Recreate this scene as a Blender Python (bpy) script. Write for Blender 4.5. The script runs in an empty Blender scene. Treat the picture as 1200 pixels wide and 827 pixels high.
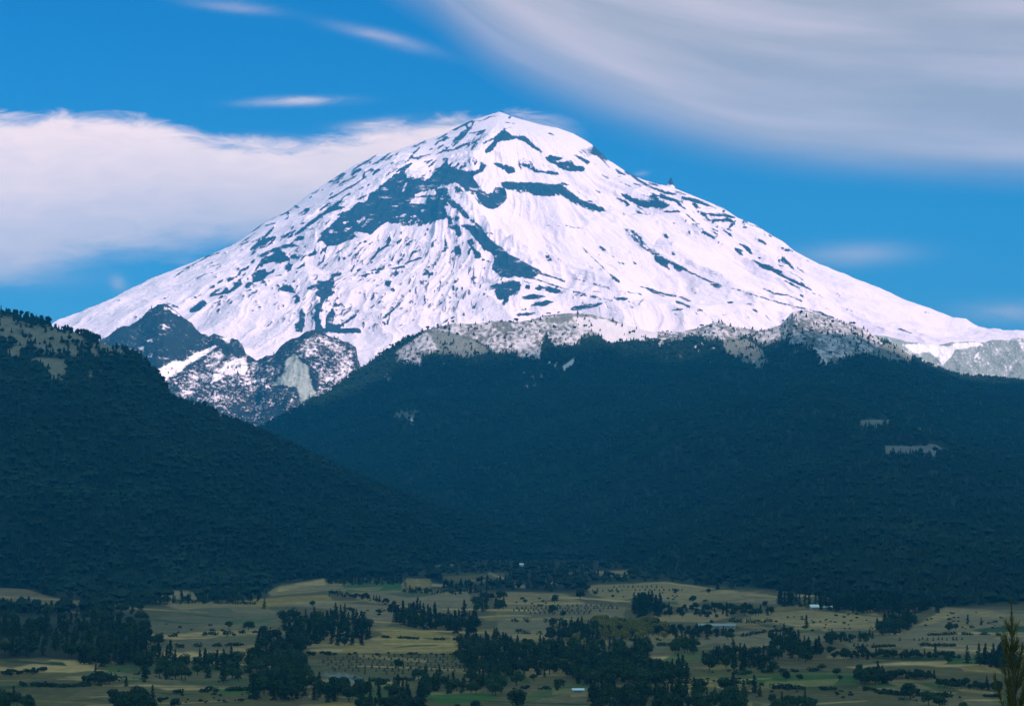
import bpy, math, random
import numpy as np

# ------------------------------------------------------------------ basics
F = 3205.0                 # focal length in photo pixels (1200 wide)
CU, CV = 600.0, 413.5
HZ = 583.0                 # horizon row
CAM_H = 113.0
PITCH = math.atan((HZ - CV) / F)
CP, SP = math.cos(PITCH), math.sin(PITCH)
rng = np.random.default_rng(7)
random.seed(7)
scene = bpy.context.scene
COL = scene.collection


def project(x, y, z):
    """world point -> row and column of the photograph"""
    zz = z - CAM_H
    d = y * CP + zz * SP
    d = np.maximum(d, 1.0)
    up = -y * SP + zz * CP
    return CU + F * x / d, CV - F * up / d


def ground_z(x, y):
    """gentle roll of the valley floor, falling from the viewpoint's knoll"""
    x = np.asarray(x, float); y = np.asarray(y, float)
    roll = (1.6 * np.sin(x / 95.0 + y / 310.0) + 1.3 * np.sin(x / 170.0 - y / 240.0 + 1.3)
            + 1.1 * np.sin(y / 150.0 + x / 400.0 + 0.6))
    far = np.clip((y - 1000.0) / 500.0, 0, 1)
    z = roll * far
    r = np.sqrt(x * x + y * y)
    knoll = (CAM_H - 1.7) * (1 - np.clip((r - 4) / 900.0, 0, 1)) ** 1.6
    # a flatter shoulder on which the near pine stands
    return z + knoll


def ground_at(u, v):
    """point of the valley floor seen at a row and column of the photograph"""
    u = np.asarray(u, float); v = np.asarray(v, float)
    dx = (u - CU) / F; dy = CP - (CV - v) / F * SP; dz = SP + (CV - v) / F * CP
    dz = np.minimum(dz, -1e-3)
    t = -CAM_H / dz
    for _ in range(12):
        gz = ground_z(dx * t, dy * t)
        t = 0.5 * t + 0.5 * (gz - CAM_H) / dz
    return dx * t, dy * t, ground_z(dx * t, dy * t)


# ------------------------------------------------------------------ noise
def vnoise(x, y, seed=0):
    xi = np.floor(x).astype(np.int64); yi = np.floor(y).astype(np.int64)
    xf = x - xi; yf = y - yi
    xf = xf * xf * xf * (xf * (xf * 6 - 15) + 10); yf = yf * yf * yf * (yf * (yf * 6 - 15) + 10)

    def h(a, b):
        n = (a * 374761393 + b * 668265263 + seed * 144665) & 0x7fffffff
        n = ((n ^ (n >> 13)) * 1274126177) & 0x7fffffff
        n = (n ^ (n >> 16)) & 0xffffff
        return n / float(0xffffff)
    a = h(xi, yi); b = h(xi + 1, yi); c = h(xi, yi + 1); d = h(xi + 1, yi + 1)
    return (a * (1 - xf) + b * xf) * (1 - yf) + (c * (1 - xf) + d * xf) * yf


def fbm(x, y, octs=5, seed=0, gain=0.5):
    s = 0; a = 1; t = 0
    for o in range(octs):
        s = s + a * (vnoise(x, y, seed + o * 17) * 2 - 1); t += a
        a *= gain; x = x * 2.03 + 11.3; y = y * 2.03 + 5.7
    return s / t


def ridged(x, y, octs=5, seed=0):
    s = 0; a = 1; t = 0
    for o in range(octs):
        s = s + a * (1 - np.abs(vnoise(x, y, seed + o * 31) * 2 - 1)); t += a
        a *= 0.5; x = x * 2.05 + 3.1; y = y * 2.05 + 8.7
    return s / t


def sstep(a, b, x):
    t = np.clip((x - a) / (b - a), 0, 1)
    return t * t * (3 - 2 * t)


# ------------------------------------------------------------------ survey maps
class Map:
    """a survey map in photo pixels: outlines and strokes of what lies where"""
    def __init__(self, u0, v0, u1, v1, ss=2.0, init=0.0, ch=None):
        self.u0, self.v0, self.ss = u0, v0, ss
        self.w = int((u1 - u0) * ss); self.h = int((v1 - v0) * ss)
        self.a = np.full((self.h, self.w) if ch is None else (self.h, self.w, ch), init, np.float32)

    def _box(self, P, pad):
        x0 = max(0, int((min(p[0] for p in P) - pad - self.u0) * self.ss))
        x1 = min(self.w, int((max(p[0] for p in P) + pad - self.u0) * self.ss) + 2)
        y0 = max(0, int((min(p[1] for p in P) - pad - self.v0) * self.ss))
        y1 = min(self.h, int((max(p[1] for p in P) + pad - self.v0) * self.ss) + 2)
        if x1 <= x0 or y1 <= y0:
            return None
        X, Y = np.meshgrid((np.arange(x0, x1) + .5) / self.ss + self.u0, (np.arange(y0, y1) + .5) / self.ss + self.v0)
        return x0, x1, y0, y1, X, Y

    def cover(self, P, soft):
        b = self._box(P, soft + 1)
        if b is None:
            return None
        x0, x1, y0, y1, X, Y = b
        ins = np.zeros(X.shape, bool); dist = np.full(X.shape, 1e9)
        n = len(P)
        for i in range(n):
            ax, ay = P[i]; bx, by = P[(i + 1) % n]
            if ay != by:
                c = ((ay > Y) != (by > Y)) & (X < (bx - ax) * (Y - ay) / (by - ay) + ax)
                ins ^= c
            dx, dy = bx - ax, by - ay
            L = dx * dx + dy * dy + 1e-9
            t = np.clip(((X - ax) * dx + (Y - ay) * dy) / L, 0, 1)
            dist = np.minimum(dist, (X - ax - t * dx) ** 2 + (Y - ay - t * dy) ** 2)
        sd = np.sqrt(dist) * np.where(ins, 1, -1)
        return (slice(y0, y1), slice(x0, x1)), np.clip(0.5 + sd / (2 * soft), 0, 1)

    def poly(self, P, val=1.0, soft=1.0):
        r = self.cover(P, soft)
        if r is None:
            return
        s, c = r
        if self.a.ndim == 3:
            self.a[s] = self.a[s] * (1 - c[..., None]) + np.array(val, np.float32) * c[..., None]
        else:
            self.a[s] = self.a[s] * (1 - c) + val * c

    def line(self, P, w, val=1.0, soft=0.7, taper=True):
        b = self._box(P, w + soft)
        if b is None:
            return
        x0, x1, y0, y1, X, Y = b
        best = np.full(X.shape, -1e9)
        n = len(P) - 1
        for i in range(max(n, 1)):
            ax, ay = P[i]; bx, by = P[min(i + 1, n)]
            dx, dy = bx - ax, by - ay
            L = dx * dx + dy * dy + 1e-9
            t = np.clip(((X - ax) * dx + (Y - ay) * dy) / L, 0, 1)
            s = (i + t) / max(n, 1)
            hw = w / 2 * ((0.45 + 0.55 * np.sin(np.pi * np.clip(s, 0, 1)) ** 0.6) if (taper and n > 0) else 1.0)
            best = np.maximum(best, hw - np.sqrt((X - ax - t * dx) ** 2 + (Y - ay - t * dy) ** 2))
        c = np.clip(0.5 + best / (2 * soft), 0, 1)
        s = (slice(y0, y1), slice(x0, x1))
        if self.a.ndim == 3:
            self.a[s] = self.a[s] * (1 - c[..., None]) + np.array(val, np.float32) * c[..., None]
        else:
            self.a[s] = np.maximum(self.a[s], val * c)

    def sample(self, u, v):
        x = (u - self.u0) * self.ss - .5; y = (v - self.v0) * self.ss - .5
        x = np.clip(x, 0, self.w - 1.001); y = np.clip(y, 0, self.h - 1.001)
        xi = x.astype(int); yi = y.astype(int); fx = x - xi; fy = y - yi
        if self.a.ndim == 3:
            fx = fx[..., None]; fy = fy[..., None]
        A = self.a
        return (A[yi, xi] * (1 - fx) + A[yi, xi + 1] * fx) * (1 - fy) + (A[yi + 1, xi] * (1 - fx) + A[yi + 1, xi + 1] * fx) * fy


def T(o, s, P):
    return [(o[0] + x / s, o[1] + y / s) for x, y in P]


# ------------------------------------------------------------------ mesh making
def link(ob, parent=None):
    COL.objects.link(ob)
    if parent is not None:
        ob.parent = parent
    return ob


def np_mesh(name, verts, faces, mats, attrs=None, smooth=True, midx=None):
    me = bpy.data.meshes.new(name)
    verts = np.ascontiguousarray(verts, np.float32); faces = np.ascontiguousarray(faces, np.int32)
    k = faces.shape[1]
    me.vertices.add(len(verts)); me.vertices.foreach_set('co', verts.ravel())
    me.loops.add(faces.size); me.loops.foreach_set('vertex_index', faces.ravel())
    me.polygons.add(len(faces)); me.polygons.foreach_set('loop_start', np.arange(0, faces.size, k, dtype=np.int32))
    try:
        me.polygons.foreach_set('loop_total', np.full(len(faces), k, np.int32))
    except Exception:
        pass
    me.polygons.foreach_set('use_smooth', np.full(len(faces), smooth, bool))
    for m in (mats if isinstance(mats, (list, tuple)) else [mats]):
        me.materials.append(m)
    if midx is not None:
        me.polygons.foreach_set('material_index', np.ascontiguousarray(midx, np.int32))
    for an, av in (attrs or {}).items():
        av = np.ascontiguousarray(av, np.float32)
        if av.ndim == 1:
            at = me.attributes.new(an, 'FLOAT', 'POINT'); at.data.foreach_set('value', av)
        else:
            if av.shape[1] == 3:
                av = np.concatenate([av, np.ones((len(av), 1), np.float32)], 1)
            at = me.attributes.new(an, 'FLOAT_COLOR', 'POINT'); at.data.foreach_set('color', np.ascontiguousarray(av).ravel())
    me.update(calc_edges=True)
    return me


def grid_faces(nr, nc):
    i = np.arange(nr - 1)[:, None] * nc + np.arange(nc - 1)[None, :]
    return np.stack([i, i + 1, i + nc + 1, i + nc], -1).reshape(-1, 4)


def add(name, me, parent=None, **props):
    ob = bpy.data.objects.new(name, me)
    link(ob, parent)
    for k, v in props.items():
        ob[k] = v
    return ob


def tag(ob, label, cat, group=None):
    ob['label'] = label; ob['category'] = cat
    if group:
        ob['group'] = group
    return ob


# ------------------------------------------------------------------ materials
class NT:
    def __init__(self, tree):
        self.t = tree; self.n = tree.nodes; self.l = tree.links

    def new(self, kind, **kw):
        nd = self.n.new(kind)
        for k, v in kw.items():
            setattr(nd, k, v)
        return nd

    def put(self, sock, v):
        if v is None:
            return
        if hasattr(v, 'is_linked') or isinstance(v, bpy.types.NodeSocket):
            self.l.new(v, sock)
        else:
            sock.default_value = v

    def math(self, op, a, b=None, c=None, clamp=False):
        nd = self.new('ShaderNodeMath', operation=op, use_clamp=clamp)
        self.put(nd.inputs[0], a)
        if b is not None: self.put(nd.inputs[1], b)
        if c is not None: self.put(nd.inputs[2], c)
        return nd.outputs[0]

    def step(self, x, a, b):
        nd = self.new('ShaderNodeMapRange', interpolation_type='SMOOTHSTEP')
        self.put(nd.inputs['Value'], x); self.put(nd.inputs['From Min'], a); self.put(nd.inputs['From Max'], b)
        return nd.outputs['Result']

    def mix(self, f, a, b, blend='MIX'):
        nd = self.new('ShaderNodeMix', data_type='RGBA', blend_type=blend)
        self.put(nd.inputs[0], f); self.put(nd.inputs[6], a); self.put(nd.inputs[7], b)
        return nd.outputs[2]

    def noise(self, vec, scale, detail=4, rough=0.55, dist=0.0, out=0):
        nd = self.new('ShaderNodeTexNoise')
        if vec is not None: self.put(nd.inputs['Vector'], vec)
        nd.inputs['Scale'].default_value = scale; nd.inputs['Detail'].default_value = detail
        nd.inputs['Roughness'].default_value = rough; nd.inputs['Distortion'].default_value = dist
        return nd.outputs[out]

    def attr(self, name):
        nd = self.new('ShaderNodeAttribute'); nd.attribute_name = name
        return nd

    def vmul(self, vec, s):
        nd = self.new('ShaderNodeVectorMath', operation='MULTIPLY')
        self.put(nd.inputs[0], vec); nd.inputs[1].default_value = s
        return nd.outputs[0]

    def xyz(self, x, y, z):
        nd = self.new('ShaderNodeCombineXYZ')
        self.put(nd.inputs[0], x); self.put(nd.inputs[1], y); self.put(nd.inputs[2], z)
        return nd.outputs[0]


def material(name):
    m = bpy.data.materials.new(name); m.use_nodes = True
    t = NT(m.node_tree)
    b = next(n for n in t.n if n.type == 'BSDF_PRINCIPLED')
    return m, t, b


def rgba(c):
    return (c[0], c[1], c[2], 1.0)


def plain(name, col, rough=0.7, nscale=3.0, amount=0.25, metal=0.0):
    m, t, b = material(name)
    tc = t.new('ShaderNodeTexCoord').outputs['Object']
    n = t.noise(tc, nscale, 5)
    f = t.math('MULTIPLY_ADD', n, amount * 2, 1 - amount)
    c = t.mix(1.0, rgba(col), t.xyz(f, f, f), 'MULTIPLY')
    t.put(b.inputs['Base Color'], c)
    b.inputs['Roughness'].default_value = rough; b.inputs['Metallic'].default_value = metal
    return m
HAZE_COL = (.03, .47, 1.0, 1); HAZE_D = 5.0e-5
SKY_S = .09; SUN_EL = 43.0; SUN_AZ = 130.0; SUN_E = 5.0; SUN_C = (1.0, .90, .88); EXPO = .70
CL_DARK = (4.2, 3.9, 3.8, 1); CL_LIGHT = (8.0, 6.4, 6.4, 1); CL_DARK2 = (10.6, 8.1, 7.4, 1); CL_WHITE = (16.5, 11.6, 9.8, 1)
SKY_LOW = (.26, .60, .72, 1); SKY_HIGH = (.06, .52, .84, 1)
DECK_TL = .22; DECK_F = .97; DECK_Y = 5900.0
AMBIENT_FILL = (3.9, 7.2, 7.4, 1)
# ------------------------------------------------------------------ where rock shows through the snow, with shaded snow painted in as rock
rock_and_shade = Map(40, 110, 1240, 520, 2.0)
A, B, C_, D = (480, 120), (600, 120), (360, 180), (500, 190)
E, G, H_, Fq = (640, 190), (360, 280), (640, 270), (500, 270)
I1, I2, I3, I4, I5, I6 = (760, 190), (780, 290), (960, 290), (230, 220), (60, 290), (230, 320)
S1 = 7.5


def rp(o, s, P, val=1.0, soft=0.8):
    rock_and_shade.poly(T(o, s, P), val, soft)


def rl(o, s, P, w, val=1.0):
    rock_and_shade.line(T(o, s, P), max(w / s, 0.9), val, 0.6)


def rd(o, s, x, y, r, val=1.0):
    if r / s < 1.6:
        rock_and_shade.line(T(o, s, [(x, y)]), 2 * r / s, val, 0.6); return
    tilt = math.radians(-32 if T(o, s, [(x, y)])[0][0] < 585 else 30); P = []
    for i in range(11):
        a = i * 2 * math.pi / 11; q = r * (.55 + .75 * random.random()); px, py = 1.35 * q * math.cos(a), .8 * q * math.sin(a)
        P.append((x + px * math.cos(tilt) - py * math.sin(tilt), y + px * math.sin(tilt) + py * math.cos(tilt)))
    rock_and_shade.poly(T(o, s, P), val, .6)


# thin grey patches first
rp(A, S1, [(480,400),(560,320),(640,290),(720,255),(700,280),(600,350),(520,400),(430,460)], .55, 1.6)
rp(A, S1, [(460,500),(560,470),(620,520),(560,570),(480,560)], .38, 2)
rp(A, S1, [(960,480),(1080,520),(1100,580),(1000,620),(940,560)], .38, 2)
rp(B, S1, [(560,420),(700,380),(740,440),(680,480),(600,460)], .45, 2)
rp(E, S1, [(690,570),(760,600),(830,650),(860,700),(960,780),(1030,825),(940,825),(860,750),(760,700),(710,650)], .55, 1.5)
# left massif
rp(C_, S1, [(860,160),(880,225),(910,230),(1000,215),(1015,240),(1100,240),(1120,250),(1060,255),(1130,280),(1150,310),(1200,300),(1240,300),(1240,380),(1180,370),(1140,380),(1060,385),(950,390),(920,400),(900,440),(1000,440),(1080,460),(1130,445),(1200,470),(1230,520),(1200,580),(1120,585),(1040,590),(980,575),(950,540),(890,545),(870,525),(800,550),(730,580),(640,640),(560,710),(480,690),(430,680),(400,700),(430,720),(410,745),(330,780),(240,810),(170,805),(120,765),(80,785),(90,755),(140,730),(110,700),(180,650),(270,570),(330,510),(380,490),(420,450),(455,420),(485,440),(530,420),(550,350),(640,300),(740,235)])
rp(C_, S1, [(700,580),(880,540),(960,560),(1000,580),(1100,590),(1180,600),(1000,640),(900,640),(800,620),(740,620)], .62, 1.6)
for P, v in (([(860,245),(885,255),(850,330),(830,340)], .2), ([(940,350),(1040,330),(1120,310),(1140,350),(1130,370),(1020,365),(950,385)], .12),
             ([(740,490),(800,480),(790,510),(740,510)], .5), ([(420,570),(480,550),(560,550),(640,530),(710,515),(640,560),(560,600),(520,640),(450,650)], .55),
             ([(700,570),(620,620),(560,660),(600,600)], .55), ([(300,610),(360,590),(420,580),(330,620)], .15),
             ([(190,680),(230,670),(300,690),(340,650),(410,635),(400,660),(330,690),(260,705),(200,700)], .2), ([(990,490),(1030,480),(1060,500),(1010,520)], .5)):
    rp(C_, S1, P, v, .9)
# summit massif with its hanging nose
rp(D, S1, [(185,30),(230,50),(290,65),(340,80),(410,75),(460,60),(475,20),(470,-15),(490,0),(525,20),(520,45),(490,75),(440,100),(405,130),(420,160),(450,190),(470,225),(490,255),(540,280),(580,270),(600,225),(640,215),(690,240),(705,290),(710,320),(680,350),(630,395),(580,415),(530,400),(480,360),(445,310),(430,270),(390,255),(340,260),(330,230),(270,185),(220,180),(190,205),(140,195),(100,225),(60,190),(10,190),(-20,150),(30,140),(60,100),(100,60),(140,20),(175,-30),(195,-45)])
rp(D, S1, [(220,190),(300,230),(330,260),(310,290),(260,280),(240,240)], .6, 1.2)  # blue-grey shade on the snow, painted as half-strength rock
rp(D, S1, [(380,262),(430,275),(450,320),(490,370),(470,375),(425,330)], .55, 1.0)
rp(D, S1, [(110,245),(200,280),(220,320),(290,370),(330,420),(420,520),(400,540),(330,480),(230,420),(200,370),(150,320)], .78)
rp(D, S1, [(210,400),(260,410),(320,470),(280,470)], .25)
rp(D, S1, [(0,320),(130,300),(190,380),(60,390),(0,400)]); rp(D, S1, [(0,440),(150,450),(190,490),(120,510),(0,520)])
rl(D, S1, [(160,440),(200,500),(210,560),(260,590),(290,640)], 42, .9); rl(D, S1, [(230,500),(290,490)], 34, .9)
rl(D, S1, [(430,540),(500,600)], 24, .9); rl(D, S1, [(530,610),(590,640)], 24, .7)
# wedge below it
rp(Fq, S1, [(300,-45),(360,-60),(500,10),(560,80),(640,140),(720,205),(860,280),(980,350),(1060,395),(1160,435),(1040,400),(980,385),(920,415),(780,400),(720,420),(640,405),(580,340),(575,310),(600,270),(590,230),(550,185),(510,180),(470,130),(420,70),(380,10)])  # partly cliff, partly the ridge's shade, all painted as dark rock
rp(Fq, S1, [(350,90),(400,70),(420,110),(400,130),(430,170),(470,200),(480,240),(430,250),(415,190),(370,130)]); rl(Fq, S1, [(480,250),(580,285)], 14)
rp(Fq, S1, [(250,130),(290,140),(310,190),(290,240),(260,220),(245,180)]); rp(Fq, S1, [(255,-60),(290,-40),(310,40),(280,60),(250,0)])
rl(Fq, S1, [(265,60),(262,130)], 14, .7)
rp(Fq, S1, [(590,460),(640,470),(700,440),(760,440),(820,450),(830,490),(800,560),(720,580),(720,620),(680,655),(660,650),(680,600),(630,620),(610,570),(600,520),(560,520),(540,520),(570,470)], .85)
rp(Fq, S1, [(870,480),(915,490),(900,520),(860,515)]); rp(Fq, S1, [(950,490),(1030,510),(980,530),(945,515)]); rl(Fq, S1, [(1060,510),(1130,540),(1190,545)], 25, .9)
rp(Fq, S1, [(830,590),(900,560),(1000,560),(1050,580),(1000,600),(870,605)], .9); rp(Fq, S1, [(900,665),(960,630),(1060,615),(1120,630),(1040,665),(940,665)], .95)
rl(Fq, S1, [(760,705),(900,690)], 16, .8); rl(Fq, S1, [(790,745),(960,725)], 24, .8)
for P, w, v in (([(390,425),(440,412)], 16, 1), ([(395,462),(445,458)], 9, 1), ([(230,465),(270,440),(280,420)], 20, .9), ([(90,680),(130,640),(170,600)], 15, .8), ([(20,690),(45,650)], 15, .7),
                ([(1030,90),(1060,150),(1110,190),(1190,310)], 6, .8), ([(850,280),(1040,380)], 8, .8), ([(760,400),(940,425),(1200,505)], 12, 1), ([(850,445),(1000,490),(1200,540)], 9, 1),
                ([(640,90),(740,170)], 7, .8), ([(140,430),(150,390)], 12, .5), ([(560,705),(560,706)], 10, .7), ([(1050,730),(1110,720)], 16, .6), ([(1160,715),(1200,700)], 20, .6)):
    rl(Fq, S1, P, w, v)
rp(Fq, S1, [(1020,205),(1060,210),(1110,270),(1070,270)], .75)
# summit
for P, w in (([(40,350),(160,300),(240,270),(330,245)], 14), ([(330,245),(360,225),(400,240),(430,215),(470,185),(530,165)], 24), ([(530,150),(590,125),(640,115)], 20), ([(690,105),(740,85),(775,72)], 11),
             ([(560,168),(640,160),(700,130),(780,118)], 10), ([(530,150),(555,175)], 22), ([(210,440),(150,470),(80,490),(20,495)], 14), ([(370,412),(290,430),(235,460)], 16), ([(200,505),(145,540)], 12),
             ([(320,335),(270,345)], 8), ([(0,395),(70,390)], 7), ([(830,178),(880,180),(950,195)], 7), ([(380,345),(430,370)], 14), ([(490,190),(520,240)], 20)):
    rl(A, S1, P, w)
rp(A, S1, [(520,225),(530,245),(500,285),(460,330),(420,350),(380,340),(400,310),(430,290),(450,260),(490,245)], .85)
rp(A, S1, [(880,210),(910,225),(840,225),(800,255),(740,310),(690,330),(640,360),(660,365),(740,325),(735,345),(690,390),(655,435),(680,450),(730,420),(770,360),(800,340),(880,335),(950,315),(960,300),(900,290),(870,265),(830,250)])
rp(A, S1, [(950,300),(1000,290),(1060,340),(1100,380),(1180,440),(1150,445),(1080,400),(1000,340),(950,330)]); rp(A, S1, [(860,140),(880,115),(910,115),(880,145)])
rp(A, S1, [(720,525),(760,530),(850,555),(920,570),(930,620),(870,625),(800,580),(740,545)])
# right of the summit
rp(D, S1, [(650,180),(700,170),(800,180),(1000,180),(1060,195),(1200,200),(1200,270),(1060,300),(930,290),(920,255),(780,240),(720,245),(660,210)])
rp(D, S1, [(720,245),(780,240),(920,255),(930,290),(860,280),(760,262)], .55)
rp(E, S1, [(0,195),(130,195),(200,250),(270,300),(330,345),(430,375),(500,400),(520,425),(470,440),(400,420),(300,370),(230,345),(120,280),(60,285),(0,300)])
rl(E, S1, [(0,300),(120,285),(230,350),(330,395),(440,440)], 22, .5)  # blue shade under the ledge, put into the mask at half strength
rp(E, S1, [(70,0),(240,0),(250,40),(320,35),(345,60),(320,85),(220,80),(140,60)])
rp(B, S1, [(530,460),(600,475),(690,520),(670,545),(620,520)])
rp(B, S1, [(290,480),(340,465),(450,490),(420,510),(360,510),(400,550),(450,550),(470,520),(520,510),(545,560),(630,560),(640,600),(520,605),(440,590),(370,545),(300,510)])
rp(B, S1, [(60,535),(120,545),(180,580),(300,605),(380,605),(420,630),(400,640),(300,630),(210,615),(160,585)])
rp(B, S1, [(715,370),(760,400),(800,440),(830,465),(842,522),(790,490),(740,450),(700,440)])
for P, w, v in (([(650,320),(700,340)], 11, 1), ([(320,270),(370,290)], 16, 1), ([(905,590),(1000,640)], 14, 1), ([(1000,605),(1100,680),(1200,740)], 18, 1), ([(430,710),(490,725)], 16, 1), ([(690,530),(740,550)], 12, .7), ([(780,630),(860,670)], 16, .6)):
    rl(B, S1, P, w, v)
for P, w, v in (([(610,65),(700,115)], 16, 1), ([(700,80),(800,150),(930,225),(1040,265),(1130,290)], 17, 1), ([(1000,285),(1080,320),(1200,355)], 16, 1), ([(480,105),(560,150)], 14, .7), ([(760,180),(840,215)], 10, .9),
                ([(910,265),(970,295)], 16, 1), ([(80,560),(190,560),(240,575),(370,585)], 10, .9), ([(0,555),(35,562)], 12, .8), ([(360,340),(420,350)], 15, .9), ([(130,185),(200,200)], 14, 1), ([(740,470),(820,445),(900,465)], 14, .75),
                ([(680,390),(750,375)], 8, .7), ([(600,495),(650,530)], 14, .5), ([(1040,640),(1055,660)], 28, .9), ([(1060,660),(1080,715)], 9, .7), ([(305,735),(390,825)], 9, .9), ([(470,740),(550,800)], 28, .65), ([(980,540),(1010,550)], 12, .6), ([(540,400),(590,420)], 40, .35)):
    rl(E, S1, P, w, v)
for x, y, r, v in ((290,265,12,.8),(1120,800,16,.9),(940,705,8,.8),(690,455,14,.7),(430,255,9,.5),(525,250,9,.5),(610,290,9,.6)):
    rd(E, S1, x, y, r, v)
rp(E, S1, [(650,275),(720,280),(750,310),(800,315),(860,340),(920,335),(1030,345),(1090,370),(1100,385),(1040,405),(980,395),(880,400),(800,380),(730,340),(690,315)])
rp(E, S1, [(1000,420),(1060,430),(1160,420),(1190,440),(1080,450),(1030,440)]); rl(E, S1, [(940,395),(1020,425)], 20, .5)
rp(E, S1, [(1070,195),(1090,168),(1127,205),(1090,212)])
for P, w, v in (([(305,135),(480,310),(560,385)], 9, 1), ([(560,385),(640,455)], 26, 1), ([(470,150),(540,195)], 28, .8), ([(560,210),(620,260),(650,290),(720,295)], 22, .5), ([(820,120),(910,180),(1000,240)], 36, .6),
                ([(0,385),(70,415),(180,455)], 16, 1), ([(0,465),(150,510),(380,570),(590,620)], 12, 1), ([(0,495),(300,565),(600,632)], 7, .8), ([(240,420),(380,460),(580,515)], 14, 1), ([(370,400),(480,455)], 9, .9), ([(210,330),(340,380)], 6, .7),
                ([(650,530),(850,565)], 10, .9), ([(820,490),(920,520),(1040,560),(1200,595)], 18, .95), ([(850,500),(940,545),(1040,580)], 10, .8), ([(600,600),(720,600)], 30, .95), ([(820,640),(860,600)], 14, .75), ([(100,720),(180,700)], 17, .8), ([(0,520),(140,545)], 30, .85),
                ([(240,570),(410,580)], 13, .85), ([(1120,620),(1190,650)], 15, .85), ([(20,160),(80,215),(180,310)], 7, .8), ([(0,200),(50,270)], 34, .65), ([(600,570),(605,610)], 10, .8), ([(330,510),(600,575)], 6, .7), ([(1080,705),(1190,690)], 16, .5), ([(700,680),(900,640)], 30, .35)):
    rl(H_, S1, P, w, v)
rp(H_, S1, [(940,225),(1020,240),(1130,280),(1170,310),(1200,320),(1190,350),(1150,350),(1150,320),(1060,290),(1080,340),(1020,310),(960,270)], .85)
rp(H_, S1, [(200,690),(270,660),(420,645),(540,630),(440,665),(320,695),(240,705)]); rp(H_, S1, [(-20,610),(70,630),(-20,660)])
for x, y, r, v in ((780,290,18,.85),(1120,205,18,.9),(1050,45,18,.9),(730,625,12,.9),(465,215,12,.7),(760,200,14,.4),(1080,335,12,.8)):
    rd(H_, S1, x, y, r, v)
s = 5.905
for P, w, v in (([(0,165),(100,205),(190,225)], 16, 1), ([(60,230),(150,260),(240,280)], 16, 1), ([(225,245),(320,265),(420,300)], 26, 1), ([(340,345),(400,360),(520,365),(600,385)], 21, 1), ([(440,405),(560,400),(590,425),(555,455)], 23, 1), ([(300,310),(430,325)], 7, .8),
                ([(220,340),(290,385),(380,465)], 12, .75), ([(700,435),(780,455),(860,505),(940,550)], 11, .9), ([(640,400),(700,430)], 7, .8), ([(630,565),(680,590),(720,640)], 21, 1), ([(600,600),(660,655)], 14, .95), ([(730,680),(780,715),(860,750),(1010,827)], 20, 1),
                ([(0,600),(80,655),(200,720),(300,770),(430,827)], 14, 1), ([(450,770),(480,785)], 9, .6), ([(180,200),(260,230)], 14, .7), ([(790,480),(815,520)], 10, .7), ([(440,285),(530,330)], 8, .8)):
    rl(I1, s, P, w, v)
for x, y, r, v in ((520,340,8,1),(250,400,14,.6),(280,495,10,.9),(915,685,20,1),(115,510,14,1),(175,632,12,1),(200,740,22,1),(90,690,30,.7),(600,410,8,.9),(470,515,10,.4)):
    rd(I1, s, x, y, r, v)
for P, w, v in (([(0,80),(100,130),(200,185),(300,235)], 12, 1), ([(420,270),(540,305),(680,350),(800,385),(900,412),(980,425)], 11, 1), ([(980,425),(1080,455),(1170,490)], 13, 1), ([(550,0),(600,45)], 22, 1), ([(600,85),(700,140),(800,190),(1010,295)], 18, 1),
                ([(670,280),(760,320),(840,330),(960,375)], 12, 1), ([(1010,310),(1090,345)], 9, .8), ([(180,300),(220,320)], 15, .85), ([(0,320),(100,345),(180,375)], 15, .85), ([(70,370),(130,395),(190,425)], 17, .8), ([(40,435),(120,425)], 15, .7), ([(220,435),(260,432)], 11, .9),
                ([(430,380),(470,380)], 15, .9), ([(560,385),(610,405)], 15, .9), ([(480,15),(540,60)], 14, 1), ([(200,355),(400,385)], 6, .5), ([(330,175),(360,195)], 9, .5), ([(830,470),(970,440)], 12, .6), ([(700,525),(880,510)], 10, .5), ([(930,310),(1020,365)], 6, .5)):
    rl(I2, s, P, w, v)
rp(I2, s, [(300,230),(330,240),(410,270),(360,280),(320,260)]); rd(I2, s, 100, 140, 20); rd(I2, s, 620, 435, 14, .8); rd(I2, s, 800, 90, 18, .9)
for P, w, v in (([(80,335),(290,405)], 7, .8), ([(410,455),(560,510)], 9, .9), ([(0,350),(70,365)], 7, .7), ([(610,375),(650,385)], 11, .8), ([(300,450),(430,500)], 6, .7), ([(700,545),(800,540)], 9, .5), ([(60,160),(300,250)], 5, .35)):
    rl(I3, 5.0, P, w, v)
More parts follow.
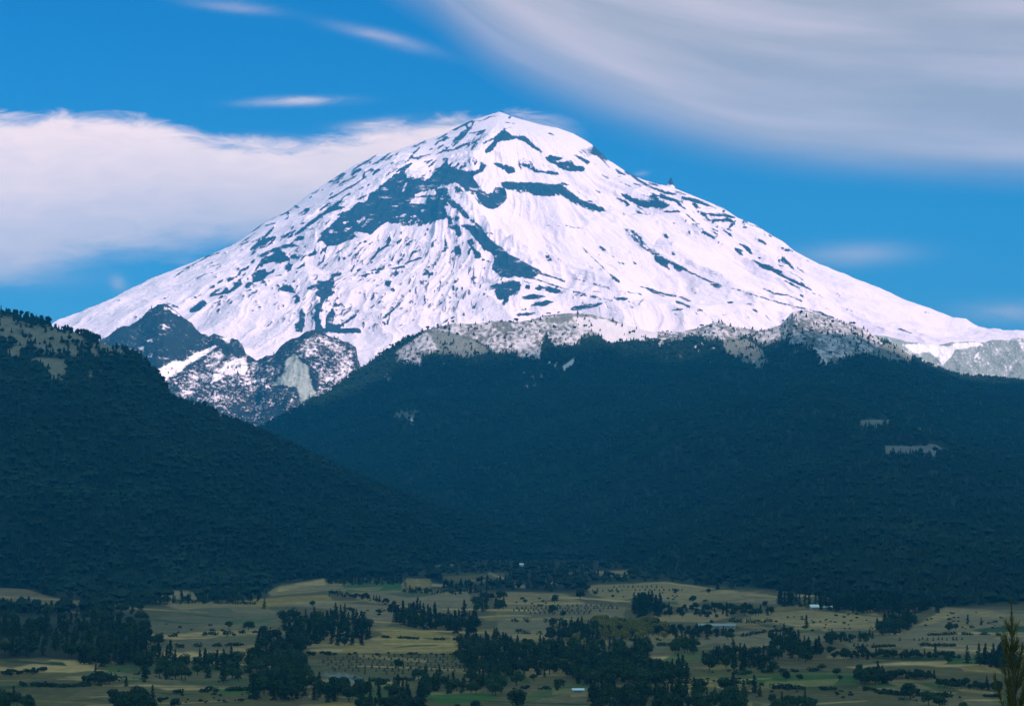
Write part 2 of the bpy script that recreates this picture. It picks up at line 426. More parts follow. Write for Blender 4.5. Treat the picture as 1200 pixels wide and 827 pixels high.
# left flank
s = 6.89
for P, w, v in (([(0,610),(90,555),(210,515)], 14, 1), ([(210,500),(340,430)], 8, .9), ([(350,420),(400,375),(500,320),(530,285),(600,250),(740,180)], 18, 1), ([(730,155),(790,120),(970,0)], 8, .9), ([(735,215),(750,205)], 26, 1), ([(790,145),(830,160)], 24, 1),
                ([(440,500),(490,460),(540,430),(630,400)], 30, 1), ([(740,405),(830,360),(910,295),(960,260),(1000,225),(1090,180),(1172,165)], 28, 1), ([(505,550),(620,505),(690,480),(750,465),(830,470)], 26, 1), ([(800,420),(870,400)], 36, 1), ([(765,555),(815,560)], 36, 1), ([(440,770),(400,800)], 36, 1),
                ([(345,645),(325,660)], 26, 1), ([(920,545),(970,520)], 28, 1), ([(110,810),(150,790)], 28, .9), ([(0,735),(70,700),(140,685)], 12, .9), ([(1090,710),(1172,690)], 32, 1), ([(740,330),(850,280)], 9, .6), ([(880,340),(1010,320)], 9, .7), ([(340,465),(430,430)], 9, .6), ([(840,590),(880,545)], 14, .8),
                ([(1040,110),(1172,40)], 12, .8), ([(1060,160),(1140,100)], 10, .7), ([(600,270),(660,235)], 10, .5), ([(460,590),(520,555)], 9, .8), ([(960,470),(960,510)], 9, .8), ([(200,745),(250,725)], 9, .6)):
    rl(I4, s, P, w, v)
rp(I4, s, [(520,600),(530,570),(600,555),(660,500),(700,520),(740,555),(760,590),(700,600),(620,600),(560,615)])
rp(I4, s, [(660,820),(700,785),(760,785),(790,835),(720,832)]); rp(I4, s, [(980,827),(990,760),(1050,750),(1120,760),(1100,800),(1050,827)])
for x, y, r in ((740,640,30),(520,705,58),(340,780,32),(265,745,22),(455,600,14),(620,670,15),(565,785,9),(810,680,10),(720,750,9),(880,470,9),(1030,500,14),(660,790,9)):
    rd(I4, s, x, y, r)
rd(I4, s, 520, 650, 16, .15)
# long thin streaks in the upper left
for P, w, v in (([(0,355),(180,240),(400,100),(600,0)], 8, .8), ([(390,160),(450,110),(560,50),(640,-20)], 16, .95), ([(600,90),(640,60),(700,20),(740,-20)], 18, .9), ([(150,420),(280,350),(430,265),(490,220),(500,170),(570,130)], 16, .95), ([(180,300),(250,250),(330,205)], 14, .7),
                ([(270,295),(350,260),(420,205)], 10, .6), ([(180,470),(270,410)], 10, .7), ([(0,640),(100,560),(200,490),(340,465)], 24, 1), ([(680,70),(760,10)], 18, .8), ([(780,100),(810,65)], 13, .9), ([(860,80),(895,55)], 15, 1), ([(920,45),(1000,30),(1090,10)], 14, 1), ([(1040,90),(1100,50)], 12, .95),
                ([(500,100),(550,70)], 10, .8), ([(530,285),(550,265)], 20, .8), ([(470,370),(510,320)], 10, .4), ([(60,655),(130,660)], 8, .7), ([(0,740),(40,735)], 10, .8)):
    rl(C_, S1, P, w, v)
s = 6.36
for P, w, v in (([(920,220),(1000,160),(1145,80)], 17, .8), ([(460,425),(520,385)], 13, .7), ([(820,390),(880,365)], 13, .95), ([(990,400),(1080,370),(1120,350)], 15, .75), ([(1040,475),(1090,450),(1145,405)], 48, 1), ([(870,420),(960,450)], 18, .8), ([(420,495),(460,485)], 8, .5), ([(660,395),(720,390)], 9, .6), ([(790,340),(815,330)], 9, .6),
                ([(1060,235),(1145,205)], 12, .8), ([(960,330),(975,270)], 10, .5), ([(1030,290),(1080,265)], 9, .5), ([(400,545),(450,530)], 8, .5), ([(500,490),(560,460)], 7, .3), ([(620,525),(640,518)], 16, .8)):
    rl(I5, s, P, w, v)
s = 4.865
rp(I6, s, [(465,95),(500,65),(540,70),(570,115),(500,105)]); rp(I6, s, [(0,180),(40,150),(65,175),(10,215)]); rl(I6, s, [(80,130),(190,105),(260,60)], 15); rd(I6, s, 575, 160, 16)
rp(I6, s, [(600,200),(620,235),(620,300),(600,345),(565,335),(565,290),(590,270),(585,220)]); rl(I6, s, [(655,215),(660,260)], 11)
for x, y, r, v in ((430,275,7,.7),(400,65,6,.7),(505,260,10,.6),(300,105,8,.5),(320,150,7,.4),(215,220,7,.4),(550,310,8,.6)):
    rd(I6, s, x, y, r, v)
rl(I6, s, [(410,290),(405,400)], 5, .3); rl(I6, s, [(470,330),(445,430)], 8, .35)
# middle flank
for P, w, v in (([(20,145),(80,120)], 30, 1), ([(75,40),(65,100)], 9, .9), ([(130,100),(165,80),(150,150),(140,200),(90,235)], 17, .8), ([(250,130),(340,70)], 15, 1), ([(290,165),(320,145)], 9, .9), ([(550,190),(590,150),(630,100),(700,60),(740,0)], 24, 1), ([(660,110),(730,90)], 11, .7), ([(530,55),(600,15)], 17, 1),
                ([(440,315),(480,325),(570,300),(680,290)], 14, 1), ([(480,355),(580,345)], 11, .8), ([(740,265),(830,245),(870,250)], 20, 1), ([(750,305),(800,300)], 24, 1), ([(860,215),(960,175),(1005,168)], 20, 1), ([(750,470),(770,445)], 17, 1), ([(810,405),(850,380)], 11, 1), ([(740,190),(770,140)], 15, 1), ([(905,160),(930,120),(1000,95)], 19, 1),
                ([(1010,115),(1060,135),(1100,120)], 13, 1), ([(820,155),(840,100)], 15, .9), ([(790,40),(830,0)], 26, 1), ([(870,50),(930,10)], 15, .9), ([(0,440),(70,410)], 28, 1), ([(910,340),(1000,290),(1140,205)], 9, .7), ([(540,790),(640,720),(700,670),(760,620),(820,560),(910,460)], 18, .75), ([(570,510),(590,470),(630,480)], 17, .95),
                ([(610,570),(660,540)], 11, .9), ([(250,590),(300,570),(330,600)], 13, .9), ([(470,440),(510,435)], 15, 1), ([(720,370),(820,350)], 7, .7), ([(390,640),(440,600)], 12, .7), ([(520,500),(560,500)], 6, .5), ([(1160,130),(1200,100)], 20, .8), ([(960,40),(1040,20)], 12, .8), ([(1100,60),(1130,70)], 12, .8), ([(360,470),(400,440)], 10, .6), ([(420,480),(450,465)], 12, .7), ([(1060,600),(1090,560)], 14, .7), ([(1130,610),(1200,540)], 14, .8), ([(620,760),(680,730)], 18, .7), ([(280,690),(330,660)], 10, .6)):
    rl(G, S1, P, w, v)
rp(G, S1, [(550,280),(650,250),(710,200),(700,265),(580,285)]); rp(G, S1, [(680,400),(685,365),(740,370),(780,365),(740,380),(720,420)]); rp(G, S1, [(990,315),(1050,270),(1080,290),(1040,325)], .85)
rp(G, S1, [(90,370),(130,380),(170,405),(240,400),(200,370),(190,350),(300,290),(310,305),(270,330),(230,340),(240,390),(210,430),(215,470),(190,510),(150,540),(130,600),(110,640),(105,700),(130,770),(170,790),(160,740),(165,670),(200,635),(245,650),(240,700),(220,750),(300,740),(370,700),(420,665),(450,650),(420,690),(340,740),(280,790),(400,780),(470,790),(480,825),(0,825),(70,800),(75,760),(60,700),(35,690),(40,640),(60,670),(90,650),(60,600),(65,580),(110,560),(120,520),(70,500),(70,470),(100,450),(75,420)])
for x, y, r, v in ((430,140,16,1),(450,275,17,1),(1050,370,10,.8),(1040,430,20,.55),(440,640,22,.9),(700,590,9,.8),(690,510,9,.9),(1075,195,9,.9),(840,290,9,.8),(1195,340,20,.5),(120,280,8,.5),(660,735,14,.7)):
    rd(G, S1, x, y, r, v)
rp(G, S1, [(760,20),(790,60),(700,280),(670,280)], .12, 1.5)        # snow chute
# shelves below the massif, loose scatter of small ledges on the lower flank
sr = np.random.default_rng(31)
for _ in range(260):
    cu = 235 + 300 * sr.random(); cv = 262 + 115 * sr.random()
    if cv < 150 + (585 - cu) * .42 + 22 or rock_and_shade.sample(np.array([cu]), np.array([cv]))[0] > .3:
        continue
    L = 2 + 6 * sr.random() ** 2; an = math.radians(-25 - 25 * sr.random())
    rock_and_shade.line([(cu, cv), (cu + L * math.cos(an), cv + L * math.sin(an))], .9 + 1.3 * sr.random(), .3 + .55 * sr.random(), .6)
for _ in range(80):
    cu = 700 + 330 * sr.random(); cv = 230 + 140 * sr.random()
    if cv < 217 + (cu - 790) * .55 + 14:
        continue
    L = 2 + 7 * sr.random() ** 2; an = math.radians(20 + 25 * sr.random())
    rock_and_shade.line([(cu, cv), (cu + L * math.cos(an), cv + L * math.sin(an))], .8 + .9 * sr.random(), .25 + .4 * sr.random(), .6)

# thin ledges and stone lines that follow the fall line below the massif and along the left skyline
for _ in range(420):
    if sr.random() < .62:
        cu = 300 + 290 * sr.random(); cv = 268 + 112 * sr.random()
        if cv < 283 + (430 - cu) * .35: continue
    else:
        cu = 250 + 310 * sr.random(); cv = 132 + (585 - cu) * .585 + 4 + 42 * sr.random()
    dx, dy = cu - 585, cv - 120; an = math.atan2(dy, dx) + .35 * sr.standard_normal(); L = 2.5 + 9 * sr.random() ** 2
    rock_and_shade.line([(cu, cv), (cu + L * .5 * math.cos(an) + .8 * sr.standard_normal(), cv + L * .5 * math.sin(an)), (cu + L * math.cos(an), cv + L * math.sin(an))], 1.3 + 1.8 * sr.random() ** 2, .6 + .4 * sr.random(), .5)
# long thin ribs of bare rock on the upper left flank and the right shoulder
SKL = [(240,300),(281,281),(337,246),(371,220),(413,193),(440,180),(485,167),(520,155),(550,140),(585,129)]; SKR = [(690,165),(720,190),(753,209),(790,219),(834,237),(885,262),(929,292),(960,309)]
for _ in range(190):
    if sr.random() < .70:
        cu = 250 + 320 * sr.random(); cv = np.interp(cu, [q[0] for q in SKL], [q[1] for q in SKL]) + 2 + 62 * sr.random() ** 1.4; an = math.radians(148 + 9 * sr.standard_normal())
    else:
        cu = 690 + 250 * sr.random(); cv = np.interp(cu, [q[0] for q in SKR], [q[1] for q in SKR]) + 2 + 50 * sr.random() ** 1.4; an = math.radians(29 + 9 * sr.standard_normal())
    L = 4 + 20 * sr.random() ** 2
    rock_and_shade.line([(cu, cv), (cu + L * .5 * math.cos(an) + .8 * sr.standard_normal(), cv + L * .5 * math.sin(an) + .5 * sr.standard_normal()), (cu + L * math.cos(an), cv + L * math.sin(an))], 1.6 + 1.9 * sr.random() ** 2, .8 + .2 * sr.random(), .5)
# weathered edges: the outlines break up over a few pixels
def soften(a, sig):
    k = np.arange(-int(3 * sig), int(3 * sig) + 1); g = np.exp(-k * k / (2.0 * sig * sig)); g /= g.sum()
    q = np.pad(a, ((len(k) // 2,) * 2, (0, 0)), mode='edge'); a = sum(g[i] * q[i:i + a.shape[0]] for i in range(len(k)))
    q = np.pad(a, ((0, 0), (len(k) // 2,) * 2), mode='edge'); return sum(g[i] * q[:, i:i + a.shape[1]] for i in range(len(k)))


rock_and_shade.a = (.68 * soften(rock_and_shade.a, .8) + .38 * soften(rock_and_shade.a, 5.0)).astype(np.float32)
# ------------------------------------------------------------------ terrain materials
def snow_rock_shade_material():
    m, t, b = material('snow_lava_rock_and_shade')
    geo = t.new('ShaderNodeNewGeometry'); pos = geo.outputs['Position']
    a = t.attr('rock_and_shade').outputs['Fac']; gr = t.attr('grit').outputs['Fac']  # rock cover, including snow shade traced as rock
    fall = t.attr('fall').outputs['Vector']                       # across and down the slope
    n1 = t.noise(pos, 1 / 20.0, 6, .70); n2 = t.noise(t.vmul(fall, (1, .28, 1)), 1 / 34.0, 5, .65)
    nn = t.math('ADD', t.math('MULTIPLY', t.math('SUBTRACT', n1, .5), 1.7), t.math('MULTIPLY', t.math('SUBTRACT', n2, .5), 1.7))
    f = t.step(t.math('ADD', a, nn), .38, .58)
    f = t.math('MULTIPLY', f, t.step(a, .06, .22))
    # snow caught on the ledges of the cliffs
    led = t.noise(t.vmul(pos, (.5, .5, 1.6)), 1 / 55.0, 5, .68)
    f = t.math('MULTIPLY', f, t.math('SUBTRACT', 1.0, t.math('MULTIPLY', t.step(led, .59, .70), .72)))
    # small stones and thin lines of grit that follow the fall line
    s1 = t.noise(t.vmul(fall, (1, .11, 1)), 1 / 17.0, 5, .62, .8); s2 = t.noise(pos, 1 / 420.0, 3, .5)
    th = t.math('SUBTRACT', .775, t.math('ADD', t.math('MULTIPLY', gr, .19), t.math('MULTIPLY', t.math('SUBTRACT', s2, .5), .22)))
    f3 = t.math('MULTIPLY', t.step(t.math('SUBTRACT', s1, th), -.015, .045), .85)
    f = t.math('MAXIMUM', f, t.math('MULTIPLY', f3, t.step(gr, .02, .1)))
    n3 = t.noise(t.vmul(fall, (1, .30, 1)), 1 / 170.0, 6, .65, .6)
    dirt = t.math('MULTIPLY', t.step(n3, .48, .70), t.math('MULTIPLY_ADD', gr, .30, .14))
    snow = t.mix(dirt, (.93, .68, .765, 1), (.52, .43, .46, 1))
    rk = t.mix(t.noise(pos, 1 / 45.0, 5, .6), (.004, .006, .008, 1), (.030, .030, .031, 1))
    t.put(b.inputs['Base Color'], t.mix(f, snow, rk))
    b.inputs['Roughness'].default_value = .85
    b.inputs['Specular IOR Level'].default_value = .15
    bp = t.new('ShaderNodeBump'); bp.inputs['Strength'].default_value = .7; bp.inputs['Distance'].default_value = 14
    t.put(bp.inputs['Height'], t.math('ADD', t.math('MULTIPLY', n1, 1.2), t.math('MULTIPLY', n2, 1.2))); t.l.new(bp.outputs[0], b.inputs['Normal'])
    return m


def hill_material(name, floor_a, floor_b, grass, streak, under=None, contrast=1.0):
    """woodland floor, brown grass and patchy fresh snow"""
    m, t, b = material(name)
    pos = t.new('ShaderNodeNewGeometry').outputs['Position']
    sn = t.attr('snow').outputs['Fac']; ba = t.attr('bare').outputs['Fac']
    n1 = t.noise(t.vmul(pos, streak), 1 / 14.0, 4, .65); n2 = t.noise(t.vmul(pos, streak), 1 / 70.0, 4, .6); n4 = t.noise(pos, 1 / 300.0, 4, .55)
    fl = t.mix(n2, rgba(floor_a), rgba(floor_b))
    if under:
        fl = t.mix(t.step(sn, .08, .40), fl, t.mix(n1, rgba([q * .6 for q in under]), rgba([q * 1.3 for q in under])))
    gr = t.mix(t.math('MULTIPLY', n1, 1.0), rgba([c * .55 for c in grass]), rgba([c * 1.35 for c in grass]))
    fb = t.step(t.math('ADD', ba, t.math('ADD', t.math('MULTIPLY', t.math('SUBTRACT', n2, .5), 1.2), t.math('MULTIPLY', t.math('SUBTRACT', n1, .5), .9))), .30, .70)
    c = t.mix(t.math('MULTIPLY', fb, t.step(ba, .02, .1)), fl, gr)
    nn = t.math('ADD', t.math('MULTIPLY', t.math('SUBTRACT', n1, .5), 1.3), t.math('MULTIPLY', t.math('SUBTRACT', n2, .5), .9))
    fs = t.math('MULTIPLY', t.step(t.math('ADD', sn, nn), .36, .74), t.step(sn, .02, .12))
    c = t.mix(t.math('MULTIPLY', fs, contrast), c, (.88, .68, .74, 1))
    t.put(b.inputs['Base Color'], c)
    b.inputs['Roughness'].default_value = .9; b.inputs['Specular IOR Level'].default_value = .1
    bp = t.new('ShaderNodeBump'); bp.inputs['Strength'].default_value = .6; bp.inputs['Distance'].default_value = 8
    t.put(bp.inputs['Height'], t.math('ADD', n1, t.math('MULTIPLY', n2, 2))); t.l.new(bp.outputs[0], b.inputs['Normal'])
    return m


# ------------------------------------------------------------------ the volcano
Y0 = 17000.0
AX = (585 - CU) * Y0 / F
KM = Y0 / F
LD = np.array([(0,129),(13,133),(35,140),(65,155),(100,166.7),(130,178),(145,180),(172,193),(225,227),(248,246),(278,261),(304,281),(342,300.5),(384,320),(431,340),(470,359),(516,381),(585,412),(690,455),(900,530),(1200,600),(2500,625)], float)
RD = np.array([(0,129),(6,131),(19,136),(50,144.7),(68,148),(87,154.7),(102,163),(111,169),(122,179),(127,185.5),(135,190),(148,199),(168,209),(188,215),(204,217.5),(205.5,219),(249.5,237),(263,242.5),(280,254),(300,262),(321,275),(334,283),(344,292),(375,309),(415,328),(455,348),(495,362),(525,376),(541,379),(555,386),(575,389.4),(615,393),(700,401),(900,428),(1300,500),(2500,610)], float)


def to_z(v, Y):
    return (HZ - v) * Y / F + CAM_H


def cone_z(x, y):
    dx = x - AX; dy = (y - Y0)
    r = np.sqrt(dx * dx + dy * dy) / KM
    c = dx / np.maximum(np.sqrt(dx * dx + dy * dy), 1e-6)
    w = (1 + c) / 2
    # straight concave profile towards the viewer, the two skylines to the sides
    zl = to_z(np.interp(r, LD[:, 0], LD[:, 1]), Y0); zr = to_z(np.interp(r, RD[:, 0], RD[:, 1]), Y0)
    z = zl * (1 - w) + zr * w
    return CAM_H + (z - CAM_H) * np.clip(y / Y0, 0, 1) ** 1.45


ua = np.concatenate([np.linspace(-700, 30, 60)[:-1], np.linspace(30, 1230, 1500)[:-1], np.linspace(1230, 1900, 60)])
ya = np.concatenate([np.linspace(10800, 12000, 60)[:-1], np.linspace(12000, 17150, 760)[:-1], np.linspace(17150, 21500, 50)])
Yg, Ug = np.meshgrid(ya, ua, indexing='ij')
Xg = (Ug - CU) * Y0 / F * (.55 + .45 * Yg / Y0)          # slightly fanned
Zg = cone_z(Xg, Yg)
fr = sstep(0, 900, Y0 - Yg)
ang = np.arctan2(Xg - AX, Y0 - Yg + 1)
rr = np.sqrt((Xg - AX) ** 2 + (Y0 - Yg) ** 2)
# ribs and gullies that run down the cone
rib = (ridged(ang * 5.5 + .55 * fbm(Xg / 700, Yg / 700, 4, 3), rr / 1500.0, 4, 5) - .55)
Zg = Zg + fr * rib * np.clip(rr / 2000, 0, 1) * 130 + fr * fbm(Xg / 420, Yg / 420, 5, 9) * 55
up_, vp_ = project(Xg, Yg, Zg)
# the broad ridges and hollows that carry the cliffs
rel = Map(40, 110, 1240, 520, 1.0)
rel.a[:] = 0
for P, w, h in (([(585,140),(560,200),(535,235),(575,290),(640,325),(720,352)], 46, 1.0), ([(475,205),(440,240),(400,270),(370,285)], 40, .8), ([(600,155),(650,180),(720,205),(790,240)], 30, .5),
                ([(790,300),(860,345),(960,372)], 26, .55), ([(360,330),(380,385)], 24, .5), ([(640,355),(700,362),(800,372),(900,368)], 26, .5), ([(890,305),(950,345)], 18, .4)):
    m_ = Map(40, 110, 1240, 520, 1.0); m_.line(P, w, 1.0, w * .55, False); rel.a = np.maximum(rel.a, m_.a * h)
RK = rock_and_shade.sample(up_, vp_)
inside = sstep(45, 75, up_)
Zg = Zg + fr * rel.sample(up_, vp_) * 120
# rock stands out of the snow, the painted shade with it
Zg = Zg + fr * RK * (10 + 26 * fbm(Xg / 60, Yg / 60, 4, 21))
up_, vp_ = project(Xg, Yg, Zg)
RK = rock_and_shade.sample(up_, vp_) * sstep(42, 60, up_) * (1 - sstep(1225, 1240, up_))
# a lava horn on the right skyline
hx, hy = (787 - CU) * Y0 / F, Y0 - 10
horn = np.clip(1 - np.sqrt(((Xg - hx) / 26) ** 2 + ((Yg - hy) / 60) ** 2), 0, 1)
Zg = Zg + horn * 62; RK = np.maximum(RK, sstep(.1, .3, horn))
Zg = np.maximum(Zg, -2.0)
M_snow = snow_rock_shade_material()
grit = Map(40, 110, 1240, 520, 1.0)
grit.poly([(330,225),(430,180),(560,132),(590,140),(560,170),(500,200),(440,240),(360,290),(240,330),(150,350),(75,384),(240,300)], .55, 14)
grit.poly([(380,285),(470,262),(560,300),(590,345),(560,372),(470,395),(400,400),(330,385),(330,330)], .95, 16)
grit.poly([(240,330),(330,300),(350,345),(250,380),(180,360)], .45, 14)
grit.poly([(560,180),(600,160),(700,185),(720,215),(640,205),(560,205)], .8, 9)
grit.poly([(640,330),(720,345),(840,360),(930,368),(900,390),(760,392),(640,378)], .75, 9)
grit.poly([(730,250),(800,300),(860,345),(800,345),(740,290),(700,250)], .55, 9)
grit.poly([(720,205),(800,222),(860,250),(840,270),(760,240)], .6, 8)
grit.poly([(860,330),(960,350),(1060,385),(960,372)], .35, 8)
GR = grit.sample(up_, vp_) * sstep(42, 60, up_) * (1 - sstep(1225, 1240, up_))
FALL = np.stack([np.clip(rr, 300, 1e9) * 0 + ang * 1500.0, rr, 0 * rr], -1)
me = np_mesh('mountain', np.stack([Xg, Yg, Zg], -1).reshape(-1, 3), grid_faces(*Xg.shape), M_snow, {'rock_and_shade': RK.ravel(), 'grit': GR.ravel(), 'fall': FALL.reshape(-1, 3)})
add('mountain', me, kind='structure', label='tall snow covered volcano with dark lava cliffs', category='mountain')


# ------------------------------------------------------------------ ridges and hills in front of it
class Hill:
    def __init__(self, name, crest, foot, cols, rows, amp, prof, seed, back=900.0, scale=300.0, rough=12.0):
        """crest: (u, v, distance); foot: (u, distance, height). A sheet from the foot over the crest and down behind"""
        cr = np.array(crest, float); ft = np.array(foot, float)
        u = cols; nfr, nbk = rows
        Yc = np.interp(u, cr[:, 0], cr[:, 2]); zc = to_z(np.interp(u, cr[:, 0], cr[:, 1]), Yc)
        zc = zc * np.sqrt(1.0) ; Yf = np.interp(u, ft[:, 0], ft[:, 1]); zf = np.interp(u, ft[:, 0], ft[:, 2])
        t = np.concatenate([np.linspace(0, 1, nfr), 1 + np.linspace(0, 1, nbk + 1)[1:]])[:, None]
        tf = np.clip(t, 0, 1); tb = np.clip(t - 1, 0, 1)
        Y = Yf + (Yc - Yf) * tf + back * tb
        X = (u - CU) / F * Y
        g = prof(tf)
        Z = zf + (zc - zf) * g - np.maximum(zc - zf + 60, 60) * (tb ** 1.3)
        w = np.sin(np.pi * np.clip(tf, 0, 1)) ** .7
        n = ridged(X / scale, Y / (scale * 1.7), 5, seed) - .55
        Z = Z + w * n * amp * np.clip((zc - zf) / 200.0, 0.02, 1) + (.35 + .65 * w) * fbm(X / (scale * .22), Y / (scale * .3), 4, seed + 3) * rough * np.clip((zc - zf) / 150.0, 0, 1) * np.clip(tf * 6, 0, 1)
        self.X, self.Y, self.Z = X, Y, np.maximum(Z, -2.0)
        self.name = name
        self.u, self.v = project(self.X, self.Y, self.Z)
        cm = np.minimum.accumulate(self.v, axis=0)
        self.vis = (self.v <= cm + 1.5)

    def build(self, mat, attrs, label):
        me = np_mesh(self.name, np.stack([self.X, self.Y, self.Z], -1).reshape(-1, 3), grid_faces(*self.X.shape), mat, {k: a.ravel() for k, a in attrs.items()})
        return add(self.name, me, kind='structure', label=label, category='terrain')

    def scatter(self, n, dens, margin=40, rs=None):
        """points in plan, thinned by dens(u, v); only where the slope faces the valley"""
        X, Y, Z = self.X, self.Y, self.Z
        ax = X[1:, :-1] - X[:-1, :-1]; ay = Y[1:, :-1] - Y[:-1, :-1]; bx = X[:-1, 1:] - X[:-1, :-1]; by = Y[:-1, 1:] - Y[:-1, :-1]
        ar = np.abs(ax * by - ay * bx)
        uu = self.u[:-1, :-1]; vv = self.v[:-1, :-1]
        ok = self.vis[:-1, :-1] & (uu > -margin) & (uu < 1200 + margin)
        p = ar * ok * np.clip(dens(uu, vv), 0, 1)
        p = p.ravel() / p.sum()
        idx = rs.choice(len(p), size=n, p=p)
        i, j = np.unravel_index(idx, ar.shape)
        a = rs.random(n); b = rs.random(n)

        def bl(M):
            return M[i, j] * (1 - a) * (1 - b) + M[i + 1, j] * a * (1 - b) + M[i, j + 1] * (1 - a) * b + M[i + 1, j + 1] * a * b
        return np.stack([bl(X), bl(Y), bl(Z)], -1)


def cols(a, b, lo, hi, n, m=40):
    parts = []
    if lo < a: parts.append(np.linspace(lo, a, m)[:-1])
    parts.append(np.linspace(a, b, n))
    if hi > b: parts.append(np.linspace(b, hi, m)[1:])
    return np.concatenate(parts)


# rocky spur with two heads
spur = Hill('mountain_spur',
            [(-300,560,11500),(0,480,11500),(60,440,11500),(100,408,11500),(127,394,11500),(135,387,11500),(164,374,11500),(174,364,11500),(184,356,11500),(191,355.5,11500),(198,359.5,11500),(212,369,11500),(225,379,11500),(232,388,11450),(244,396,11400),(250,391,11400),(259,393,11400),(272,396,11400),(283,403.5,11350),(288,414,11300),(300,422,11200),(312,416,11100),(320,415.5,11100),(329,406,11100),(345,395,11100),(357,388,11100),(374,388,11100),(386,394,11100),(407,400,11100),(417,408,11100),(419,421,11100),(424,434,11100),(445,452,11100),(480,480,11100),(600,560,11000)],
            [(-300,9300,20),(150,9300,60),(300,9500,80),(600,9600,60)], cols(90, 440, -300, 600, 620), (330, 40), 95, lambda t: .55 * t + .45 * t ** 1.7, 41, 600, 260, 34)
snm = Map(80, 340, 470, 520, 2.0, .30)
s7 = 5.905; O7 = (110, 340)
snm.poly(T(O7, s7, [(0,-20),(700,-20),(640,180),(780,330),(720,400),(440,520),(380,420),(300,420),(60,420)]), .225, 6)
snm.poly([(225,420),(300,422),(330,440),(350,470),(420,470),(420,520),(200,520)], .33, 8)
snm.poly([(357,392),(374,391),(400,402),(416,412),(414,440),(390,465),(370,470),(372,440),(352,415)], .46, 4)
snm.poly([(200,440),(230,425),(280,420),(330,430),(330,450),(280,470),(230,470)], .42, 4)
for P, v in (([(440,545),(560,490),(620,490),(700,440),(790,400),(840,375),(860,385),(800,430),(700,490),(640,520),(600,560),(520,600),(490,645),(470,590)], .78), ([(930,500),(1060,450),(1066,560),(1000,575),(900,600),(800,650),(840,580)], .72),
             ([(310,395),(355,380),(345,425)], .7), ([(380,460),(408,438),(405,470)], .7), ([(780,450),(880,410),(900,450),(860,520),(780,530),(760,500)], .6), ([(880,330),(950,330),(940,370),(910,360)], .75), ([(480,230),(530,260),(470,270)], .6),
             ([(470,110),(510,115),(600,170),(590,185),(520,135),(480,130)], .7), ([(600,700),(700,650),(690,740),(620,760)], .55), ([(350,345),(410,340),(405,355),(360,355)], .65), ([(560,640),(700,590),(720,640),(600,690)], .55)):
    snm.poly(T(O7, s7, P), v, 1.2)
snm.line(T(I6, 4.865, [(260,640),(400,600)]), 4, .7); snm.line(T(I6, 4.865, [(80,590),(200,560),(300,560)]), 8, .68); snm.line(T(I6, 4.865, [(740,610),(780,600)]), 6, .7)
sbm = Map(80, 340, 470, 520, 2.0, 0)
sbm.poly([(343,414.6),(361.5,429),(363.6,443),(370,460),(353,472),(347,453.6),(318,451.5),(333,435),(334,423)], .9, 3.2)
snv = np.where((spur.u > 82) & (spur.u < 465), snm.sample(spur.u, spur.v), .2)
bav = np.where((spur.u > 82) & (spur.u < 465), sbm.sample(spur.u, spur.v), 0)
snv = snv - .35 * np.clip(bav, 0, 1)
M_spur = hill_material('rock_grass_and_snow', (.006, .011, .014), (.026, .030, .030), (.34, .32, .29), (1, .45, 1.6))
spur.build(M_spur, {'snow': snv, 'bare': bav}, 'dark rocky spur streaked with snow below the volcano')

# dusted shoulder on the right
shoulder = Hill('mountain_shoulder', [(880,470,11500),(960,415,11500),(1010,394,11500),(1022,391,11500),(1036,393,11500),(1050,397,11500),(1070,402,11500),(1100,404,11500),(1126,401,11500),(1160,399.5,11500),(1185,397.5,11500),(1196,396.5,11500),(1215,398,11500),(1260,402,11500),(1400,420,11500),(1900,480,11500)],
                [(880,9900,60),(1900,9900,60)], cols(1000, 1230, 880, 1900, 320), (200, 30), 60, lambda t: t ** 1.15, 77, 500, 220, 22)
shm = Map(990, 380, 1240, 470, 2.0, .36)
O3 = (960, 290)
shm.poly(T(O3, 5, [(490,570),(620,560),(760,580),(800,560),(940,555),(960,570),(790,600),(770,640),(720,690),(700,650),(640,610),(560,620)]), .95, 1.2)
shm.line(T(O3, 5, [(935,615),(910,650)]), 3, .9); shm.line(T(O3, 5, [(480,580),(600,575),(800,560)]), 3, .15)
shm.poly(T(O3, 5, [(740,680),(800,665),(880,690),(900,730),(760,720)]), .22, 1.5)
shv = np.where((shoulder.u > 992) & (shoulder.u < 1235), shm.sample(shoulder.u, shoulder.v), .36)
M_shoulder = hill_material('frosted_grass', (.20, .19, .17), (.30, .28, .26), (.3, .28, .25), (1.6, .4, 1))
shoulder.build(M_shoulder, {'snow': shv, 'bare': np.zeros_like(shv)}, 'grey frosted ridge right of the dark foothill')

